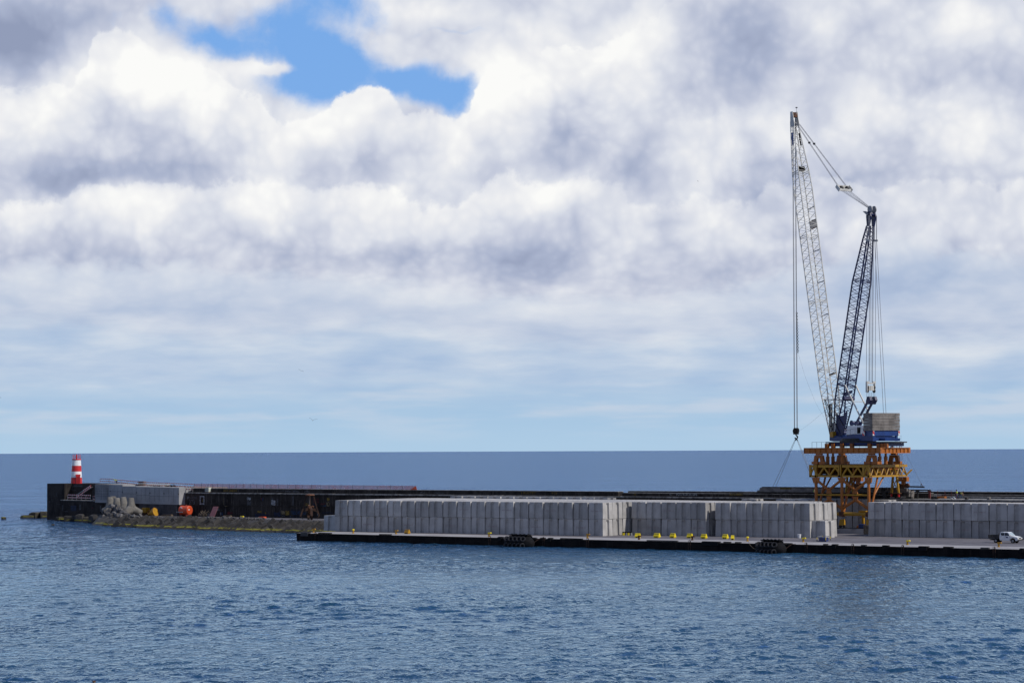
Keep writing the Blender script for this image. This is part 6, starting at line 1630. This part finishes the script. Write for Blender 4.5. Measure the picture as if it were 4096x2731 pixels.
cb.add(vs, [tuple(range(n_)), tuple(range(2 * n_ - 1, n_ - 1, -1))] + [(i, i + n_, (i + 1) % n_ + n_, (i + 1) % n_) for i in range(n_)]); cab = part_(cb, 'cab', 'white', bev=.02)
def glass(pts, y_in=.02):
    g = MB(); yb = lambda z: -.84 + .16 * (z - 1.12) / .64
    for sg in (1, -1): g.add([(x, sg * (yb(z) - y_in), z) for x, z in pts] + [(x, sg * (yb(z) + .03), z) for x, z in pts],
                             [tuple(range(len(pts))), tuple(range(2 * len(pts) - 1, len(pts) - 1, -1))] + [(i, i + len(pts), (i + 1) % len(pts) + len(pts), (i + 1) % len(pts)) for i in range(len(pts))])
    return g
part_(glass([(-.48, 1.30), (-.50, 1.62), (.12, 1.64), (.12, 1.20), (-.25, 1.20)]), 'rear_window', 'glass')
part_(glass([(.20, 1.20), (.20, 1.64), (.58, 1.64), (1.10, 1.18)]), 'front_window', 'glass')
ws = MB(); ws.add([(.80, -.62, 1.69), (.80, .62, 1.69), (1.36, .74, 1.19), (1.36, -.74, 1.19), (.77, -.62, 1.67), (.77, .62, 1.67), (1.33, .74, 1.17), (1.33, -.74, 1.17)], [(0, 1, 2, 3), (7, 6, 5, 4), (0, 4, 5, 1), (1, 5, 6, 2), (2, 6, 7, 3), (3, 7, 4, 0)]); part_(ws, 'windscreen', 'pane')
bd = MB()
for i in range(3): bd.ab(-2.55, -.82, -.92, -.88, .80 + i * .17, .94 + i * .17); bd.ab(-2.55, -.82, .88, .92, .80 + i * .17, .94 + i * .17)
for x in (-2.55, -1.95, -1.4, -.84): bd.ab(x - .03, x + .03, -.95, -.925, .78, 1.36)
bd.ab(-2.58, -2.552, -.92, .92, .80, 1.30); bd.ab(-.82, -.78, -.88, .88, .80, 1.60); bd.ab(-2.55, -.83, -.87, .87, .72, .79)
part_(bd, 'load_bed', 'darksteel')
fr2 = MB(); fr2.ab(-2.2, 1.0, -.45, .45, .42, .60); fr2.ab(-2.45, -2.0, -.7, .7, .45, .58); part_(fr2, 'chassis', 'black')
for x in (-1.35, 1.55):
    for y in (-.80, .60):
        wh_ = MB(); wh_.lathe((x, y, .37), [(.22, 0), (.34, .0), (.37, .04), (.37, .20), (.34, .24), (.22, .24)], 20, (0, 1, 0)); wo = part_(wh_, 'wheel', 'black')
        rm = MB(); rm.lathe((x, y - .012 if y < 0 else y + .012, .37), [(.20, 0), (.20, .24)], 14, (0, 1, 0)); r_ = rm.build('rim', 'steelgrey', wo, origin=(0, 0, 0))
for y in (-.72, .46): hl = MB(); hl.ab(2.26, 2.44, y, y + .26, .84, .96); part_(hl, 'headlight', 'pane')
gr = MB(); gr.ab(2.44, 2.50, -.45, .45, .78, .92); part_(gr, 'grille', 'black')
bu = MB(); bu.ab(2.40, 2.56, -.84, .84, .50, .66); part_(bu, 'bumper', 'darksteel')
for x in (-.45, .28): h_ = MB(); h_.ab(x, x + .17, -.885, -.865, 1.04, 1.08); part_(h_, 'door_handle', 'black')
dc = MB(); dc.ab(.42, .78, -.872, -.862, .84, 1.02); part_(dc, 'door_sign', 'deepblue')
for x in (-.70, .16, 1.02): s_ = MB(); s_.ab(x, x + .015, -.868, -.861, .48, 1.12); part_(s_, 'door_seam', 'steelgrey')
mr = MB(); mr.ab(1.0, 1.12, -1.02, -.88, 1.20, 1.38); part_(mr, 'mirror', 'white')
# ---------------------------------------------------------------- birds
def bird(px, py, dist, span, label, tipl, tipr, mat='gull', bank=0.0, wingmat='gullgrey'):
    c = pd(px, py, dist); Bd = thing('gull', label, 'bird', c)
    bm = bmesh.new(); bmesh.ops.create_uvsphere(bm, u_segments=10, v_segments=8, radius=1)
    me = bpy.data.meshes.new('body'); fwd = (CAM - c).normalized(); fwd.z = 0; q_ = fwd.to_track_quat('X', 'Z').to_matrix().to_4x4()
    bm.transform(q_ @ Matrix.Diagonal((span * .20, span * .055, span * .055, 1)))
    for f in bm.faces: f.smooth = True
    bm.to_mesh(me); bm.free(); me.materials.append(M[mat]); ob = bpy.data.objects.new('body', me); COL.objects.link(ob); ob.parent = Bd
    for (tx, tz), sg in ((tipl, -1), (tipr, 1)):
        root = c; mid = c + rt * (tx * .5) + Zv * (tz * .5 + span * .05); tip = c + rt * tx + Zv * tz
        ch_ = fwd * (span * .09); w_ = MB()
        w_.add([root + ch_, root - ch_, mid - ch_ * .9, mid + ch_ * .9, root + ch_ + Zv * .03, root - ch_ + Zv * .03, mid - ch_ * .9 + Zv * .03, mid + ch_ * .9 + Zv * .03],
               [(0, 1, 2, 3), (7, 6, 5, 4), (0, 4, 5, 1), (1, 5, 6, 2), (2, 6, 7, 3), (3, 7, 4, 0)])
        w_.build('wing', wingmat, Bd)
        w_ = MB(); w_.add([mid + ch_ * .9, mid - ch_ * .9, tip - ch_ * .3, tip + ch_ * .1, mid + ch_ * .9 + Zv * .025, mid - ch_ * .9 + Zv * .025, tip - ch_ * .3 + Zv * .02, tip + ch_ * .1 + Zv * .02],
               [(0, 1, 2, 3), (7, 6, 5, 4), (0, 4, 5, 1), (1, 5, 6, 2), (2, 6, 7, 3), (3, 7, 4, 0)])
        w_.build('wing_tip', 'gulldark', Bd)
bird(1250, 1681, 380, 1.25, 'white gull gliding head on with raised wings just above the horizon', (-.50, .42), (.78, .20))
bird(1204, 1482, 420, 1.1, 'small gull banking with one wing down, high above the other', (-.45, .22), (.55, -.22), wingmat='gullgrey')
bird(2790, 725, 300, .35, 'tiny dark bird high in the clouds left of the crane', (-.04, .10), (.15, -.05), 'gulldark', wingmat='gulldark')
bird(-2, 1591, 380, 1.0, 'dark bird cut off by the left edge just above the sea', (-.5, .0), (.28, .02), 'gulldark', wingmat='gulldark')
# post standing in the water close by
p = pz(376, 2745, WZ); dp = 175.0; s_ = dp / F_PX; topp = pd(376, 2721, dp)
T_ = thing('mooring_post', 'pale post with a rusty cap cut off by the bottom edge', 'post', (topp.x, topp.y, WZ - 2))
MB().tube((topp.x, topp.y, WZ - 2), (topp.x, topp.y, topp.z - .03), .11, 12).build('shaft', 'counter', T_)
MB().lathe((topp.x, topp.y, topp.z - .07), [(.13, 0), (.13, .06), (.10, .08)], 12).build('cap', 'rust', T_)
